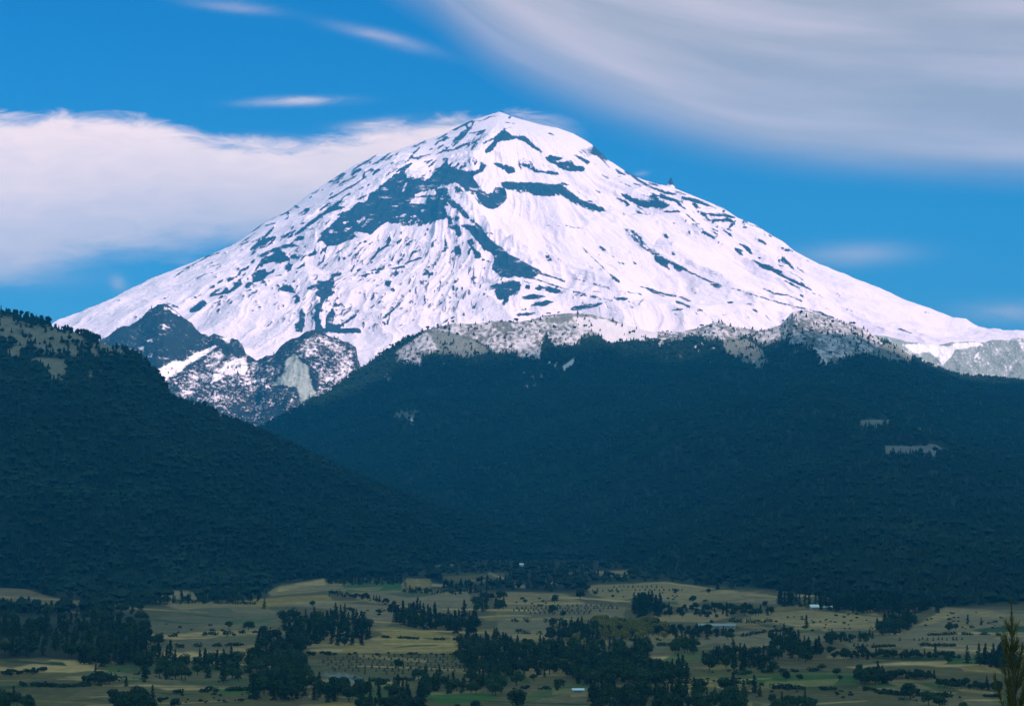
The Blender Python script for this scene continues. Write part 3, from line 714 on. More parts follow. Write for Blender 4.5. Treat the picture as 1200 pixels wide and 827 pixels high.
# foothill
foothill = Hill('foothill', [(-500,600,8000),(100,580,8000),(250,530,8200),(300,505,8600),(330,488,8800),(380,462,9200),(420,434,9400),(452,412,9500),(475,398,9500),(499,386.5,9500),(533,378.5,9500),(559,379,9500),(576,375.5,9500),(606,377.5,9500),(622,375,9500),(640,369.5,9600),(667,366.5,9600),(693,367.5,9600),(711,372,9600),(735,381,9600),(760,387,9500),(780,389,9500),(797,388,9500),(821,384.5,9500),(836,378.5,9500),(848,377.5,9500),(854,382,9500),(871,384,9500),(890,387.5,9500),(898,385.5,9500),(915,380,9500),(930,364,9500),(945,362,9500),(960,366.5,9500),(975,371.5,9450),(990,376.5,9400),(1010,383,9300),(1026,393,9250),(1054,406,9200),(1072,418,9200),(1084,425,9200),(1104,433,9200),(1126,440,9200),(1160,444,9200),(1200,448,9200),(1400,470,9200),(1900,540,9000)],
                [(-500,5800,0),(560,5700,0),(640,5300,0),(700,5000,0),(740,4500,0),(780,4100,0),(900,3330,0),(1000,2950,0),(1100,2800,0),(1200,3080,0),(1900,3100,0)], cols(240, 1230, -500, 1900, 1300), (520, 40), 120, lambda t: .35 * t + .65 * t ** 1.55, 12, 800, 620, 16)
fsm = Map(280, 340, 1240, 660, 2.0, 0)
O8 = (420, 360); s8 = 4.615
fsm.poly(T(O8, s8, [(200,240),(330,150),(365,125),(520,80),(640,80),(740,60),(860,70),(960,50),(1200,30),(1350,60),(1400,130),(1200,170),(1200,200),(1130,215),(1060,210),(1010,160),(1000,200),(980,280),(870,285),(830,250),(740,250),(690,210),(640,180),(500,150),(430,240),(340,270),(345,325),(290,305),(200,305)]), .52, 1.6)
fsm.poly(T(O8, s8, [(380,130),(500,140),(640,190),(720,250),(560,270),(440,230)]), .06, 2.5)
fsm.poly([(640,369),(667,366),(693,367),(711,372),(700,378),(672,373),(655,378),(640,378)], .30, 1.5)
fsm.poly([(672,372),(690,372),(712,380),(740,386),(760,390),(740,398),(712,402),(700,390),(680,384)], .95, 1.5)
fsm.poly([(700,374),(735,380),(780,387),(812,386),(800,397),(780,398),(750,400),(730,396)], .85, 1.5)
fsm.poly(T(I2, 5.905, [(-60,560),(0,575),(100,570),(240,545),(330,510),(400,505),(440,540),(540,545),(650,570),(700,550),(800,535),(860,400),(1000,410),(1180,490),(1400,560),(1400,700),(1180,800),(1080,820),(1040,740),(960,680),(900,700),(860,680),(800,640),(760,690),(680,680),(560,620),(480,640),(390,640),(300,655),(240,620),(150,620),(100,660),(0,680),(-60,700)]), .50, 1.6)
fsm.poly(T(I3, 5, [(0,380),(150,425),(250,455),(330,505),(400,545),(300,620),(250,640),(180,660),(100,620),(40,660),(0,700)]), .52, 1.5)
fsm.poly(T(I2, 5.905, [(640,500),(760,440),(860,420),(900,440),(800,530),(700,560)]), .8, 2)
fsm.poly(T(I3, 5, [(270,470),(330,505),(470,570),(560,630),(520,670),(340,640),(400,560)]), .04, 1.5)
for P in ([(1100,320),(1170,270),(1165,305),(1112,345)], [(1045,325),(1075,295),(1065,330)], [(270,620),(290,590),(300,640)], [(1020,300),(1040,290),(1035,310)]):
    fsm.poly(T(O8, s8, P), .9, 1)
for x, y in ((150,370),(165,385),(900,350),(940,380),(990,370),(950,415),(910,430),(460,295)):
    fsm.line(T(O8, s8, [(x, y)]), 5, .55)
for x, y in ((210,690),(230,720),(100,760),(330,700),(305,800),(410,795),(610,790),(905,720),(1050,640),(250,670)):
    fsm.line(T(I2, 5.905, [(x, y)]), 4.5, .62)
fbm_ = Map(280, 340, 1240, 660, 2.0, 0)
fbm_.poly(T(O8, s8, [(350,130),(500,130),(640,180),(740,250),(560,275),(430,250)]), .7, 3)
fbm_.poly([(600,373),(640,366),(700,366),(735,382),(690,384),(640,384)], .9, 2)
fbm_.poly(T(I2, 5.905, [(390,640),(560,630),(660,700),(730,800),(640,850),(540,800),(420,740)]), .75, 2.5)
fbm_.poly(T(I3, 5, [(250,620),(400,560),(470,570),(560,640),(520,690),(340,650)]), .8, 2)
fbm_.poly(T(O8, s8, [(180,600),(200,560),(250,545),(340,550),(290,625),(240,600)]), .62, 1.5)
O9 = (940, 470)
fbm_.poly(T(O9, 4.615, [(290,110),(370,98),(480,100),(480,120),(430,130),(380,150),(300,122)]), .9, .7)
fbm_.poly(T(O9, 4.615, [(440,240),(640,240),(700,228),(770,250),(830,275),(740,300),(680,295),(520,290),(450,285)]), .8, .7)
fbm_.poly(T(O9, 4.615, [(610,140),(720,160),(715,185),(660,180)]), .7, .6)
fbm_.poly(T((600,640), 4, [(160,60),(290,65),(290,85),(180,80)]), .7, .8)
inb = (foothill.u > 285) & (foothill.u < 1235) & (foothill.v < 655)
fsv = np.where(inb, fsm.sample(foothill.u, foothill.v), 0); fbv = np.where(inb, fbm_.sample(foothill.u, foothill.v), 0)
M_foot = hill_material('foothill_floor', (.007, .016, .010), (.016, .026, .014), (.17, .155, .135), (1, .2, .7), (.125, .115, .108), .66)
foothill.build(M_foot, {'snow': fsv, 'bare': fbv}, 'broad dark wooded foothill with frosted crest')

# nearer wooded hill on the left
hill = Hill('hill', [(-800,330,5000),(-250,345,5000),(-100,348,5000),(-30,362,5000),(0,367,5000),(12,369,5000),(40,376,5000),(66,385.5,5000),(86,389,5000),(100,391.5,5000),(116,401,5000),(128,406,5000),(152,413,5000),(166,420,5000),(176,432,5000),(188,442,5000),(194,453,5000),(200,465,5000),(212,472,5000),(222,474,5000),(250,485,5030),(270,494,5050),(300,505,5100),(360,533,5150),(430,565,5200),(500,592,5300),(560,609,5400),(640,628,5500),(700,648,5600),(730,651,5650)],
            [(-800,3450,0),(0,3450,0),(180,3400,0),(310,3420,0),(335,3800,0),(460,3900,0),(500,4450,0),(560,5000,0),(640,5200,0),(700,5350,0),(730,5400,0)], cols(-30, 640, -800, 730, 760), (420, 40), 105, lambda t: .6 * t + .4 * t ** 1.5, 55, 800, 300, 9)
hbm = Map(-40, 340, 660, 680, 2.0, 0)
OL = (0, 350)
hbm.poly(T(OL, 5, [(-200,40),(0,70),(100,120),(200,150),(330,175),(430,190),(520,200),(480,300),(420,330),(300,330),(200,320),(120,300),(0,260),(-200,240)]), .74, 6)
for P, v in (([(30,300),(130,280),(120,350),(80,370)], .95), ([(180,350),(240,345),(380,350),(400,420),(370,490),(300,480),(270,400),(200,390)], .85), ([(530,260),(600,250),(740,300),(720,330),(600,320),(560,370),(530,330)], .8), ([(470,430),(600,410),(620,460),(500,480)], .5),
             ([(400,250),(520,250),(500,330),(420,360)], .6), ([(1060,570),(1110,590),(1090,610),(990,570),(1000,560)], .7), ([(1270,690),(1310,690),(1300,720),(1270,715)], .8), ([(400,490),(420,490),(425,520)], .6), ([(0,110),(90,130),(60,200),(0,200)], .75)):
    hbm.poly(T(OL, 5, P), v, 2.0)
hbv = np.where((hill.u > -38) & (hill.u < 655), hbm.sample(hill.u, hill.v), .2)
M_hill = hill_material('hill_floor', (.007, .016, .010), (.015, .025, .013), (.22, .175, .12), (1, .5, .8))
hill.build(M_hill, {'snow': np.zeros_like(hbv), 'bare': hbv}, 'wooded hill on the left with bare brown upper slope')
# ------------------------------------------------------------------ valley floor
OLIVE = (.135, .120, .070)
fm = Map(-60, 630, 1260, 850, 2.0, 0, 3)
fm.a[:] = OLIVE
TAN = (.36, .27, .155); TAN2 = (.27, .215, .13); BROWN = (.20, .165, .115); GREYT = (.215, .185, .135); GREY = (.165, .155, .115); GREEN = (.060, .160, .036); OLV = (.135, .125, .062); YEL = (.27, .21, .085); PALE = (.28, .24, .18); DARK = (.035, .045, .024); DKG = (.042, .10, .032)
K1, K2, K3, K4 = (0, 640), (300, 640), (600, 640), (900, 640)


def fp(o, P, c, soft=.9):
    j = 1 + .10 * (random.random() - .5)
    fm.poly(T(o, 4, P), tuple(x * j for x in c), soft)


# belts of woodland floor
fm.poly([(-60,640),(1260,640),(1260,705),(1100,712),(1000,700),(900,690),(800,686),(760,682),(700,684),(690,694),(600,694),(550,692),(505,688),(476,690),(466,680),(440,676),(330,684),(310,700),(240,706),(120,712),(-60,720)], DARK, 3)
fp(K1, [(-240,185),(0,185),(130,200),(250,240),(380,260),(370,275),(200,285),(120,270),(0,285),(-240,290)], BROWN)
fp(K1, [(-240,285),(0,285),(130,272),(200,290),(400,270),(700,340),(680,400),(690,560),(470,540),(200,520),(-240,540)], DARK, 1.5)
fp(K1, [(735,225),(780,207),(880,206),(940,230),(960,252),(850,248),(750,240)], TAN2)
fp(K1, [(700,250),(1000,260),(1100,255),(1210,250),(1210,285),(1000,285),(850,298)], TAN2)
fp(K1, [(675,375),(720,340),(850,300),(1000,287),(1240,285),(1320,330),(1330,360),(1200,395),(1000,400),(800,412),(690,400)], GREY)
fp(K1, [(690,408),(780,412),(1000,398),(1190,388),(1300,385),(1290,415),(1200,412),(1000,425),(820,437),(700,425)], TAN)
fp(K1, [(790,450),(1000,428),(1200,415),(1300,420),(1250,450),(1100,490),(740,494)], GREY)
fp(K1, [(725,495),(1060,488),(1070,510),(950,522),(840,552),(760,515)], TAN)
fp(K1, [(-240,545),(0,560),(60,570),(240,530),(350,535),(460,555),(440,580),(330,592),(0,588),(-240,590)], TAN)
fp(K1, [(-240,590),(0,586),(300,592),(420,600),(450,640),(300,650),(0,668),(-240,675)], OLV)
fp(K1, [(-240,655),(0,650),(380,640),(390,650),(0,668),(-240,672)], DKG)
fp(K1, [(510,580),(560,570),(700,590),(860,610),(860,640),(700,645),(520,640)], GREY)
fp(K1, [(-240,676),(0,668),(480,650),(700,650),(1200,660),(1200,800),(-240,800)], OLV)
fp(K1, [(480,650),(700,645),(850,660),(860,668),(620,655)], TAN); fp(K1, [(700,655),(1180,640),(1190,660),(900,672),(780,672)], TAN)
fp(K1, [(960,672),(1190,665),(1230,690),(1040,690)], GREEN)
fp(K2, [(55,212),(110,185),(320,148),(330,170),(450,172),(690,155),(695,210),(560,218),(400,208),(330,205),(250,217),(60,232)], TAN2)
fp(K2, [(90,215),(110,190),(320,152),(320,180),(200,190)], TAN)
fp(K2, [(400,180),(470,170),(680,157),(682,205),(560,212),(430,212)], GREEN); fp(K2, [(420,205),(560,212),(690,210),(560,225)], OLV)
fp(K2, [(-40,245),(340,226),(360,250),(200,275),(-20,285)], YEL); fp(K2, [(-40,285),(150,300),(160,360),(-20,390)], GREY)
fp(K2, [(100,270),(360,250),(380,262),(640,282),(660,340),(600,380),(560,372),(430,352),(420,300),(300,290)], GREYT)
fp(K2, [(440,215),(700,205),(1000,207),(1000,250),(1048,265),(1005,300),(900,332),(700,275),(560,268),(470,245)], GREYT)
fp(K2, [(620,260),(700,275),(800,300),(900,332),(820,330),(700,300)], TAN2)
fp(K2, [(702,150),(818,150),(818,197),(702,197)], YEL, .6); fm.line(T(K2, 4, [(756,152), (757,195)]), 1.6, PALE, .5, False)
fp(K2, [(826,95),(850,62),(880,55),(935,58),(932,92)], GREY); fp(K2, [(688,104),(760,98),(762,112),(690,114)], PALE)
fp(K2, [(855,140),(1165,124),(1210,160),(1000,178),(890,172)], OLV)
fm.line(T(K2, 4, [(1090,125), (1130,140), (1175,157)]), 2.2, PALE, .5, False); fm.line(T(K2, 4, [(980,158), (1060,158), (1160,160)]), 1.4, TAN2, .5)
fp(K2, [(820,172),(900,178),(890,190),(820,188)], PALE)
fp(K2, [(545,380),(640,378),(740,386),(945,420),(945,440),(915,462),(1030,488),(1036,502),(900,498),(600,502),(380,500),(250,500),(250,482),(370,465),(460,445),(540,432),(590,412)], YEL)
for y0, y1 in ((432, 428), (455, 452), (470, 466), (486, 484)):
    fm.line(T(K2, 4, [(470, y0), (700, y0 + 2), (930, y1)]), 1.3, TAN, .6)
fp(K2, [(240,502),(380,500),(1040,505),(1056,570),(900,612),(500,612),(380,602),(280,560)], OLV); fp(K2, [(250,485),(400,480),(420,492),(250,498)], PALE)
fp(K2, [(480,615),(740,625),(780,660),(560,645)], OLV); fp(K2, [(760,688),(1100,676),(1140,710),(980,735),(850,735)], GREEN); fp(K2, [(760,685),(1100,674),(1110,684),(800,695)], TAN2)
fp(K2, [(200,742),(400,728),(530,735),(640,800),(160,800)], YEL)
fp(K3, [(-60,215),(0,214),(240,220),(340,265),(180,272),(-60,270)], TAN2)
fp(K3, [(-80,272),(0,274),(330,265),(540,284),(520,330),(340,342),(220,372),(200,420),(150,442),(-60,412)], GREYT)
fp(K3, [(-80,300),(0,290),(330,300),(400,320),(200,330),(0,330)], GREY)
fp(K3, [(-20,412),(150,400),(200,400),(150,447),(30,440)], TAN2)
fm.line(T(K3, 4, [(-60, 268), (180, 270), (330, 264)]), 1.5, TAN, .6)
fp(K3, [(335,186),(600,175),(720,165),(960,200),(1060,210),(1072,235),(1260,242),(1260,268),(900,256),(830,282),(700,262),(600,232),(480,262),(370,222)], TAN2)
fm.line(T(K3, 4, [(335, 188), (600, 176), (720, 168), (960, 202), (1060, 212)]), 1.6, TAN, .6)
fm.line(T(K3, 4, [(260, 126), (400, 132), (550, 142)]), 1.6, PALE, .5); fp(K3, [(385,117),(550,110),(555,132),(390,130)], TAN2); fp(K3, [(0,165),(60,182),(65,195),(0,190)], TAN2)
fp(K3, [(160,165),(210,165),(215,178),(165,178)], TAN2)
fp(K3, [(680,322),(1000,305),(1025,332),(890,357),(820,352),(700,352)], TAN2); fp(K3, [(1070,335),(1200,322),(1240,330),(1230,352),(1090,352)], TAN2)
fp(K3, [(400,440),(560,436),(760,430),(770,500),(660,530),(640,490),(560,462),(440,460)], BROWN); fp(K3, [(640,515),(900,508),(980,520),(960,532),(700,530)], TAN)
fp(K3, [(860,440),(1050,400),(1200,385),(1320,390),(1240,470),(1180,485),(1100,492),(1050,472),(950,452),(870,470)], GREYT)
fp(K3, [(650,530),(900,530),(990,525),(900,545),(700,548)], OLV)
fp(K3, [(820,612),(1000,566),(1200,548),(1300,548),(1300,600),(1200,610),(1100,652),(980,652),(850,642)], (.12,.13,.055))
fp(K3, [(20,572),(250,578),(256,606),(30,612)], TAN2); fp(K3, [(30,618),(250,618),(200,652),(40,645)], OLV)
fp(K3, [(110,695),(200,682),(350,678),(354,702),(140,717)], TAN2); fp(K3, [(120,718),(360,708),(700,750),(700,800),(100,800)], GREY)
fp(K3, [(730,672),(860,668),(860,690),(740,695)], TAN2); fp(K3, [(980,725),(1120,720),(1130,760),(990,760)], YEL)
fp(K4, [(-60,248),(90,248),(190,262),(190,278),(0,272),(-60,268)], GREYT); fp(K4, [(340,190),(420,215),(415,232),(350,228)], GREYT)
fp(K4, [(-100,315),(0,310),(190,298),(450,320),(560,345),(580,372),(480,392),(300,395),(80,425),(130,372),(-60,352)], TAN2)
fp(K4, [(0,400),(80,420),(300,405),(300,440),(140,450),(20,470)], GREYT)
fp(K4, [(510,255),(570,236),(640,240),(690,262),(740,302),(700,312),(640,302),(560,275)], TAN2)
fp(K4, [(680,372),(760,340),(800,300),(830,283),(1050,298),(1140,310),(1300,318),(1300,560),(1000,510),(900,502),(600,472),(500,492),(380,472),(355,450),(480,440),(620,402)], GREYT)
fp(K4, [(960,390),(1130,370),(1300,375),(1300,400),(1000,405)], DKG)
fp(K4, [(690,372),(830,292),(1050,302),(1080,310),(900,318),(760,362)], TAN2)
fp(K4, [(380,470),(500,440),(700,430),(760,440),(600,462),(480,488)], BROWN)
fp(K4, [(270,508),(380,520),(370,532),(280,527)], TAN2)
fp(K4, [(500,520),(700,512),(900,518),(880,532),(640,535),(500,545)], DKG)
fp(K4, [(370,562),(640,541),(870,534),(1000,545),(1070,568),(1085,592),(1000,588),(920,582),(905,566),(700,558),(480,560),(420,575)], TAN); fp(K4, [(905,558),(1000,552),(1075,575),(1085,592),(920,584)], YEL)
fp(K4, [(440,566),(700,560),(900,568),(920,585),(1200,600),(1300,620),(1300,640),(900,610),(560,600)], OLV)
fp(K4, [(-100,610),(160,592),(400,588),(420,640),(300,642),(50,652),(-100,640)], GREEN); fp(K4, [(520,615),(760,628),(900,640),(905,662),(720,652),(560,640)], GREEN)
fp(K4, [(0,560),(200,560),(380,575),(160,590),(-100,600)], OLV); fp(K4, [(0,655),(300,645),(500,650),(900,665),(1060,690),(1060,720),(700,700),(200,690),(0,690)], OLV)
fp(K4, [(840,650),(1060,680),(1070,692),(900,676)], TAN2); fp(K4, [(380,655),(500,650),(620,660),(600,672),(400,668)], BROWN)
# small plots of different crops laid over the larger fields
sr3 = np.random.default_rng(23)
for _ in range(120):
    u = -20 + 1240 * sr3.random(); v = 690 + 138 * sr3.random()
    c0 = fm.sample(np.array([u]), np.array([v]))[0]
    if c0.sum() < .16:
        continue
    sc_ = (v - 600) / 150.0; L = (22 + 60 * sr3.random()) * sc_ ** .5; Hh = (2.5 + 6.5 * sr3.random()) * sc_
    k = sr3.random(); base = np.array(GREEN if k < .24 else (TAN2 if k < .45 else (BROWN if k < .6 else (YEL if k < .75 else (TAN if k < .85 else DKG)))))
    sk = 14 * sr3.standard_normal(); sl_ = 3 * sr3.standard_normal()
    fm.poly([(u, v), (u + L, v + sl_), (u + L + sk, v + sl_ + Hh), (u + sk, v + Hh)], tuple(.40 * c0 + .60 * base), .7)
# narrow strips: tracks, ploughed bands, banks between plots
sr2 = np.random.default_rng(91)
for _ in range(150):
    u = -20 + 1240 * sr2.random(); v = 688 + 140 * sr2.random(); L = 30 + 150 * sr2.random() ** 1.5
    c0 = fm.sample(np.array([u]), np.array([v]))[0]
    if c0.sum() < .16:
        continue
    k = sr2.random(); base = TAN if k < .30 else (DKG if k < .5 else (BROWN if k < .7 else tuple(c0 * (.6 + .9 * sr2.random()))))
    sl_ = .05 * sr2.standard_normal()
    fm.line([(u + L * q, v + L * q * sl_ + 1.2 * math.sin(q * 3 + u)) for q in np.linspace(0, 1, 6)], .7 + 1.3 * sr2.random(), tuple(base), .5)
# ground under the valley woods is in leaf litter
fm.a = np.maximum(np.clip(fm.a * np.array([1.04, .80, .54], np.float32) * (.48 + 2.7 * fm.a.mean(-1, keepdims=True)), 0, .5), .010)

gy = np.concatenate([np.linspace(-400, 1250, 90)[:-1], CAM_H * F / (np.linspace(845, 648, 430) - HZ) , np.linspace(5650, 24000, 40)])
gu = np.concatenate([np.linspace(-2600, -40, 50)[:-1], np.linspace(-40, 1240, 1100)[:-1], np.linspace(1240, 3800, 50)])
Yg, Ug = np.meshgrid(gy, gu, indexing='ij')
Xg = (Ug - CU) / F * np.maximum(Yg, 1250 + 0 * Yg)
Zg = ground_z(Xg, Yg)
Zg = np.where(Yg > 5600, np.minimum(Zg, 0) - 1.0, Zg)
uu, vv = project(Xg, np.maximum(Yg, 50), Zg)
ingr = (Yg > 1300) & (Yg < 5650)
ju = 2.6 * fbm(Xg / 28.0, Yg / 60.0, 3, 71); jv = .8 * fbm(Xg / 22.0, Yg / 70.0, 3, 72)
colr = np.where(ingr[..., None], fm.sample(uu + ju, vv + jv), np.array(OLIVE))


def ground_material():
    m, t, b = material('fields')
    pos = t.new('ShaderNodeNewGeometry').outputs['Position']
    c = t.attr('field').outputs['Color']
    n1 = t.noise(t.vmul(pos, (1, .4, 1)), 1 / 7.0, 5, .65); n2 = t.noise(t.vmul(pos, (.35, 1.0, 1)), 1 / 55.0, 4, .6); n3 = t.noise(pos, 1 / 260.0, 3)
    w = t.new('ShaderNodeTexWave', wave_type='BANDS', bands_direction='Y'); t.put(w.inputs['Vector'], pos); w.inputs['Scale'].default_value = .02; w.inputs['Distortion'].default_value = 2.5; w.inputs['Detail'].default_value = 2; w.inputs['Detail Scale'].default_value = .4
    k = t.math('ADD', t.math('MULTIPLY_ADD', n1, 1.3, .30), t.math('MULTIPLY', t.math('SUBTRACT', n2, .5), 1.1))
    k = t.math('ADD', k, t.math('MULTIPLY', t.math('SUBTRACT', w.outputs['Fac'], .5), .16))
    c2 = t.mix(1.0, c, t.xyz(k, k, k), 'MULTIPLY')
    c3 = t.mix(t.math('MULTIPLY', t.step(n3, .45, .7), .30), c2, (.085, .10, .045, 1))
    t.put(b.inputs['Base Color'], c3); b.inputs['Roughness'].default_value = .95; b.inputs['Specular IOR Level'].default_value = .05
    bp = t.new('ShaderNodeBump'); bp.inputs['Strength'].default_value = .5; bp.inputs['Distance'].default_value = .6
    t.put(bp.inputs['Height'], n1); t.l.new(bp.outputs[0], b.inputs['Normal'])
    return m


me = np_mesh('ground', np.stack([Xg, Yg, Zg], -1).reshape(-1, 3), grid_faces(*Xg.shape), ground_material(), {'field': colr.reshape(-1, 3)})
add('ground', me, kind='structure', label='valley floor of small tan and green fields', category='ground')


# ------------------------------------------------------------------ far forests (uncountable)
def foliage_material(name, dark, light, warm=None, attr=True):
    m, t, b = material(name)
    pos = t.new('ShaderNodeNewGeometry').outputs['Position']
    if attr:
        f = t.attr('tint').outputs['Fac']
    else:
        f = t.new('ShaderNodeObjectInfo').outputs['Random']
    n = t.noise(pos, .55, 3)
    f2 = t.math('ADD', t.math('MULTIPLY', f, .65), t.math('MULTIPLY', n, .45), clamp=True)
    c = t.mix(f2, rgba(dark), rgba(light))
    big = t.noise(pos, 1 / 260.0, 3, .55)
    c = t.mix(t.step(big, .42, .66), c, t.mix(1.0, c, (1.7, 1.6, 1.35, 1), 'MULTIPLY'))
    if warm:
        c = t.mix(t.math('MULTIPLY', t.step(f, .86, .98), .6), c, rgba(warm))
    t.put(b.inputs['Base Color'], c); b.inputs['Roughness'].default_value = .8; b.inputs['Specular IOR Level'].default_value = .12
    return m


def far_tree(kind, rs):
    """a small tree of a few jagged tiers, unit height"""
    V, Fc = [], []
    if kind == 'conifer':
        nt = 4; base = .30
        for k in range(nt):
            z0 = .08 + .78 * k / nt; z1 = min(1.0, z0 + .46); r = base * (1 - .80 * k / nt) * (.8 + .4 * rs.random())
            o = len(V); V.append((0.03 * rs.standard_normal(), .03 * rs.standard_normal(), z1)); n = 6; a0 = rs.random() * 6
            for i in range(n):
                a = a0 + i * 2 * math.pi / n; q = r * (.55 + .75 * rs.random()); V.append((q * math.cos(a), q * math.sin(a), z0 + .10 * (rs.random() - .5)))
            for i in range(n):
                Fc.append((o, o + 1 + i, o + 1 + (i + 1) % n))
    else:
        for k in range(4):
            c = np.array([.20 * rs.standard_normal(), .20 * rs.standard_normal(), .45 + .22 * rs.random()]) if k else np.array([0, 0, .62])
            r = .22 + .16 * rs.random(); o = len(V)
            V.append(tuple(c + [0, 0, r])); n = 6; a0 = rs.random() * 6
            for i in range(n):
                a = a0 + i * 2 * math.pi / n; q = r * (.8 + .5 * rs.random()); V.append((c[0] + q * math.cos(a), c[1] + q * math.sin(a), c[2] + r * (.35 * rs.random() - .1)))
            V.append(tuple(c - [0, 0, r * .9]))
            for i in range(n):
                Fc.append((o, o + 1 + i, o + 1 + (i + 1) % n)); Fc.append((o + n + 1, o + 1 + (i + 1) % n, o + 1 + i))
    return np.array(V), np.array(Fc)


def forest(name, pts, hts, kinds, mat, rs, label, width=1.0):
    lib = {'conifer': [far_tree('conifer', rs) for _ in range(9)], 'round': [far_tree('round', rs) for _ in range(9)]}
    VV, FF, TT = [], [], []; off = 0
    which = rs.integers(0, 9, len(pts)); rot = rs.random(len(pts)) * 6.283; wd = width * (.75 + .5 * rs.random(len(pts))); tint = rs.random(len(pts))
    for kd in ('conifer', 'round'):
        for q in range(9):
            s = np.where((kinds == kd) & (which == q))[0]
            if len(s) == 0:
                continue
            V, Fc = lib[kd][q]
            c, sn = np.cos(rot[s])[:, None], np.sin(rot[s])[:, None]; h = hts[s][:, None]; w = (hts[s] * wd[s])[:, None]
            x = (V[:, 0] * c - V[:, 1] * sn) * w + pts[s, 0][:, None]; y = (V[:, 0] * sn + V[:, 1] * c) * w + pts[s, 1][:, None]; z = V[:, 2] * h + pts[s, 2][:, None]
            VV.append(np.stack([x, y, z], -1).reshape(-1, 3)); TT.append(np.repeat(tint[s], len(V)))
            FF.append((Fc[None] + (np.arange(len(s)) * len(V))[:, None, None] + off).reshape(-1, 3)); off += len(s) * len(V)
    me = np_mesh(name, np.concatenate(VV), np.concatenate(FF), mat, {'tint': np.concatenate(TT)}, smooth=False)
    return add(name, me, kind='stuff', label=label, category='forest')


M_far = foliage_material('far_conifer_foliage', (.005, .014, .009), (.010, .023, .012))
r1 = np.random.default_rng(5)
pc = lambda u, v: fbm(u / 26.0, v / 14.0, 4, 61)


def dens_hill(u, v):
    bare = np.where((u > -38) & (u < 655), hbm.sample(u, v), .2)
    return np.clip(1.0 - 1.20 * bare + .25 * pc(u, v), .02, 1)


pts = hill.scatter(27000, dens_hill, 260, r1)
h = 7 + 8 * r1.random(len(pts)) ** 1.3
forest('forest', pts, h, np.where(r1.random(len(pts)) < .72, 'conifer', 'round'), M_far, r1, 'dark forest covering the near hill on the left')


fss = Map(280, 340, 1240, 660, 2.0, 0); fss.a = soften(fsm.a, 7.0).astype(np.float32)


def dens_foot(u, v):
    sn = np.where((u > 285) & (u < 1235) & (v < 655), .35 * fsm.sample(u, v) + .65 * fss.sample(u, v), 0); ba = np.where((u > 285) & (u < 1235) & (v < 655), fbm_.sample(u, v), 0)
    edge = sstep(0, 1, np.clip(sn, 0, 1))
    return np.clip(1 - 2.1 * sn - 1.15 * ba + .16 * pc(u, v) * (sn > .1), .03, 1)


pts = foothill.scatter(98000, dens_foot, 260, r1)
h = 7.5 + 8.5 * r1.random(len(pts)) ** 1.4
forest('forest', pts, h, np.where(r1.random(len(pts)) < .8, 'conifer', 'round'), M_far, r1, 'dark forest covering the broad foothill under the volcano')

# dark trees rooted on the snowy spur
pts = spur.scatter(1500, lambda u, v: np.clip(sstep(405, 490, v) + .15 - sbm.sample(u, v), 0, 1) * (u > 100), 40, r1)
h = 8 + 9 * r1.random(len(pts))
forest('forest', pts, h, np.full(len(pts), 'conifer'), M_far, r1, 'sparse dark pines on the lower snowy spur')
# ------------------------------------------------------------------ near and middle trees: prototypes (unit height)
def cards(P, N, size, rs, tint):
    """leaf clumps: small bent quads at P facing roughly N"""
    n = len(P)
    d = N + .75 * rs.standard_normal((n, 3)); d /= np.linalg.norm(d, axis=1)[:, None] + 1e-9
    a = np.cross(d, rs.standard_normal((n, 3))); a /= np.linalg.norm(a, axis=1)[:, None] + 1e-9
    b = np.cross(d, a); s = (size * (.6 + .8 * rs.random(n)))[:, None]
    q = [P - a * s - b * s * .7, P + a * s * .9 - b * s * .8 + d * s * .3, P + a * s * .8 + b * s, P - a * s * .7 + b * s * .9 + d * s * .3]
    V = np.stack(q, 1).reshape(-1, 3)
    return V, np.arange(4 * n).reshape(n, 4), np.repeat(tint, 4)


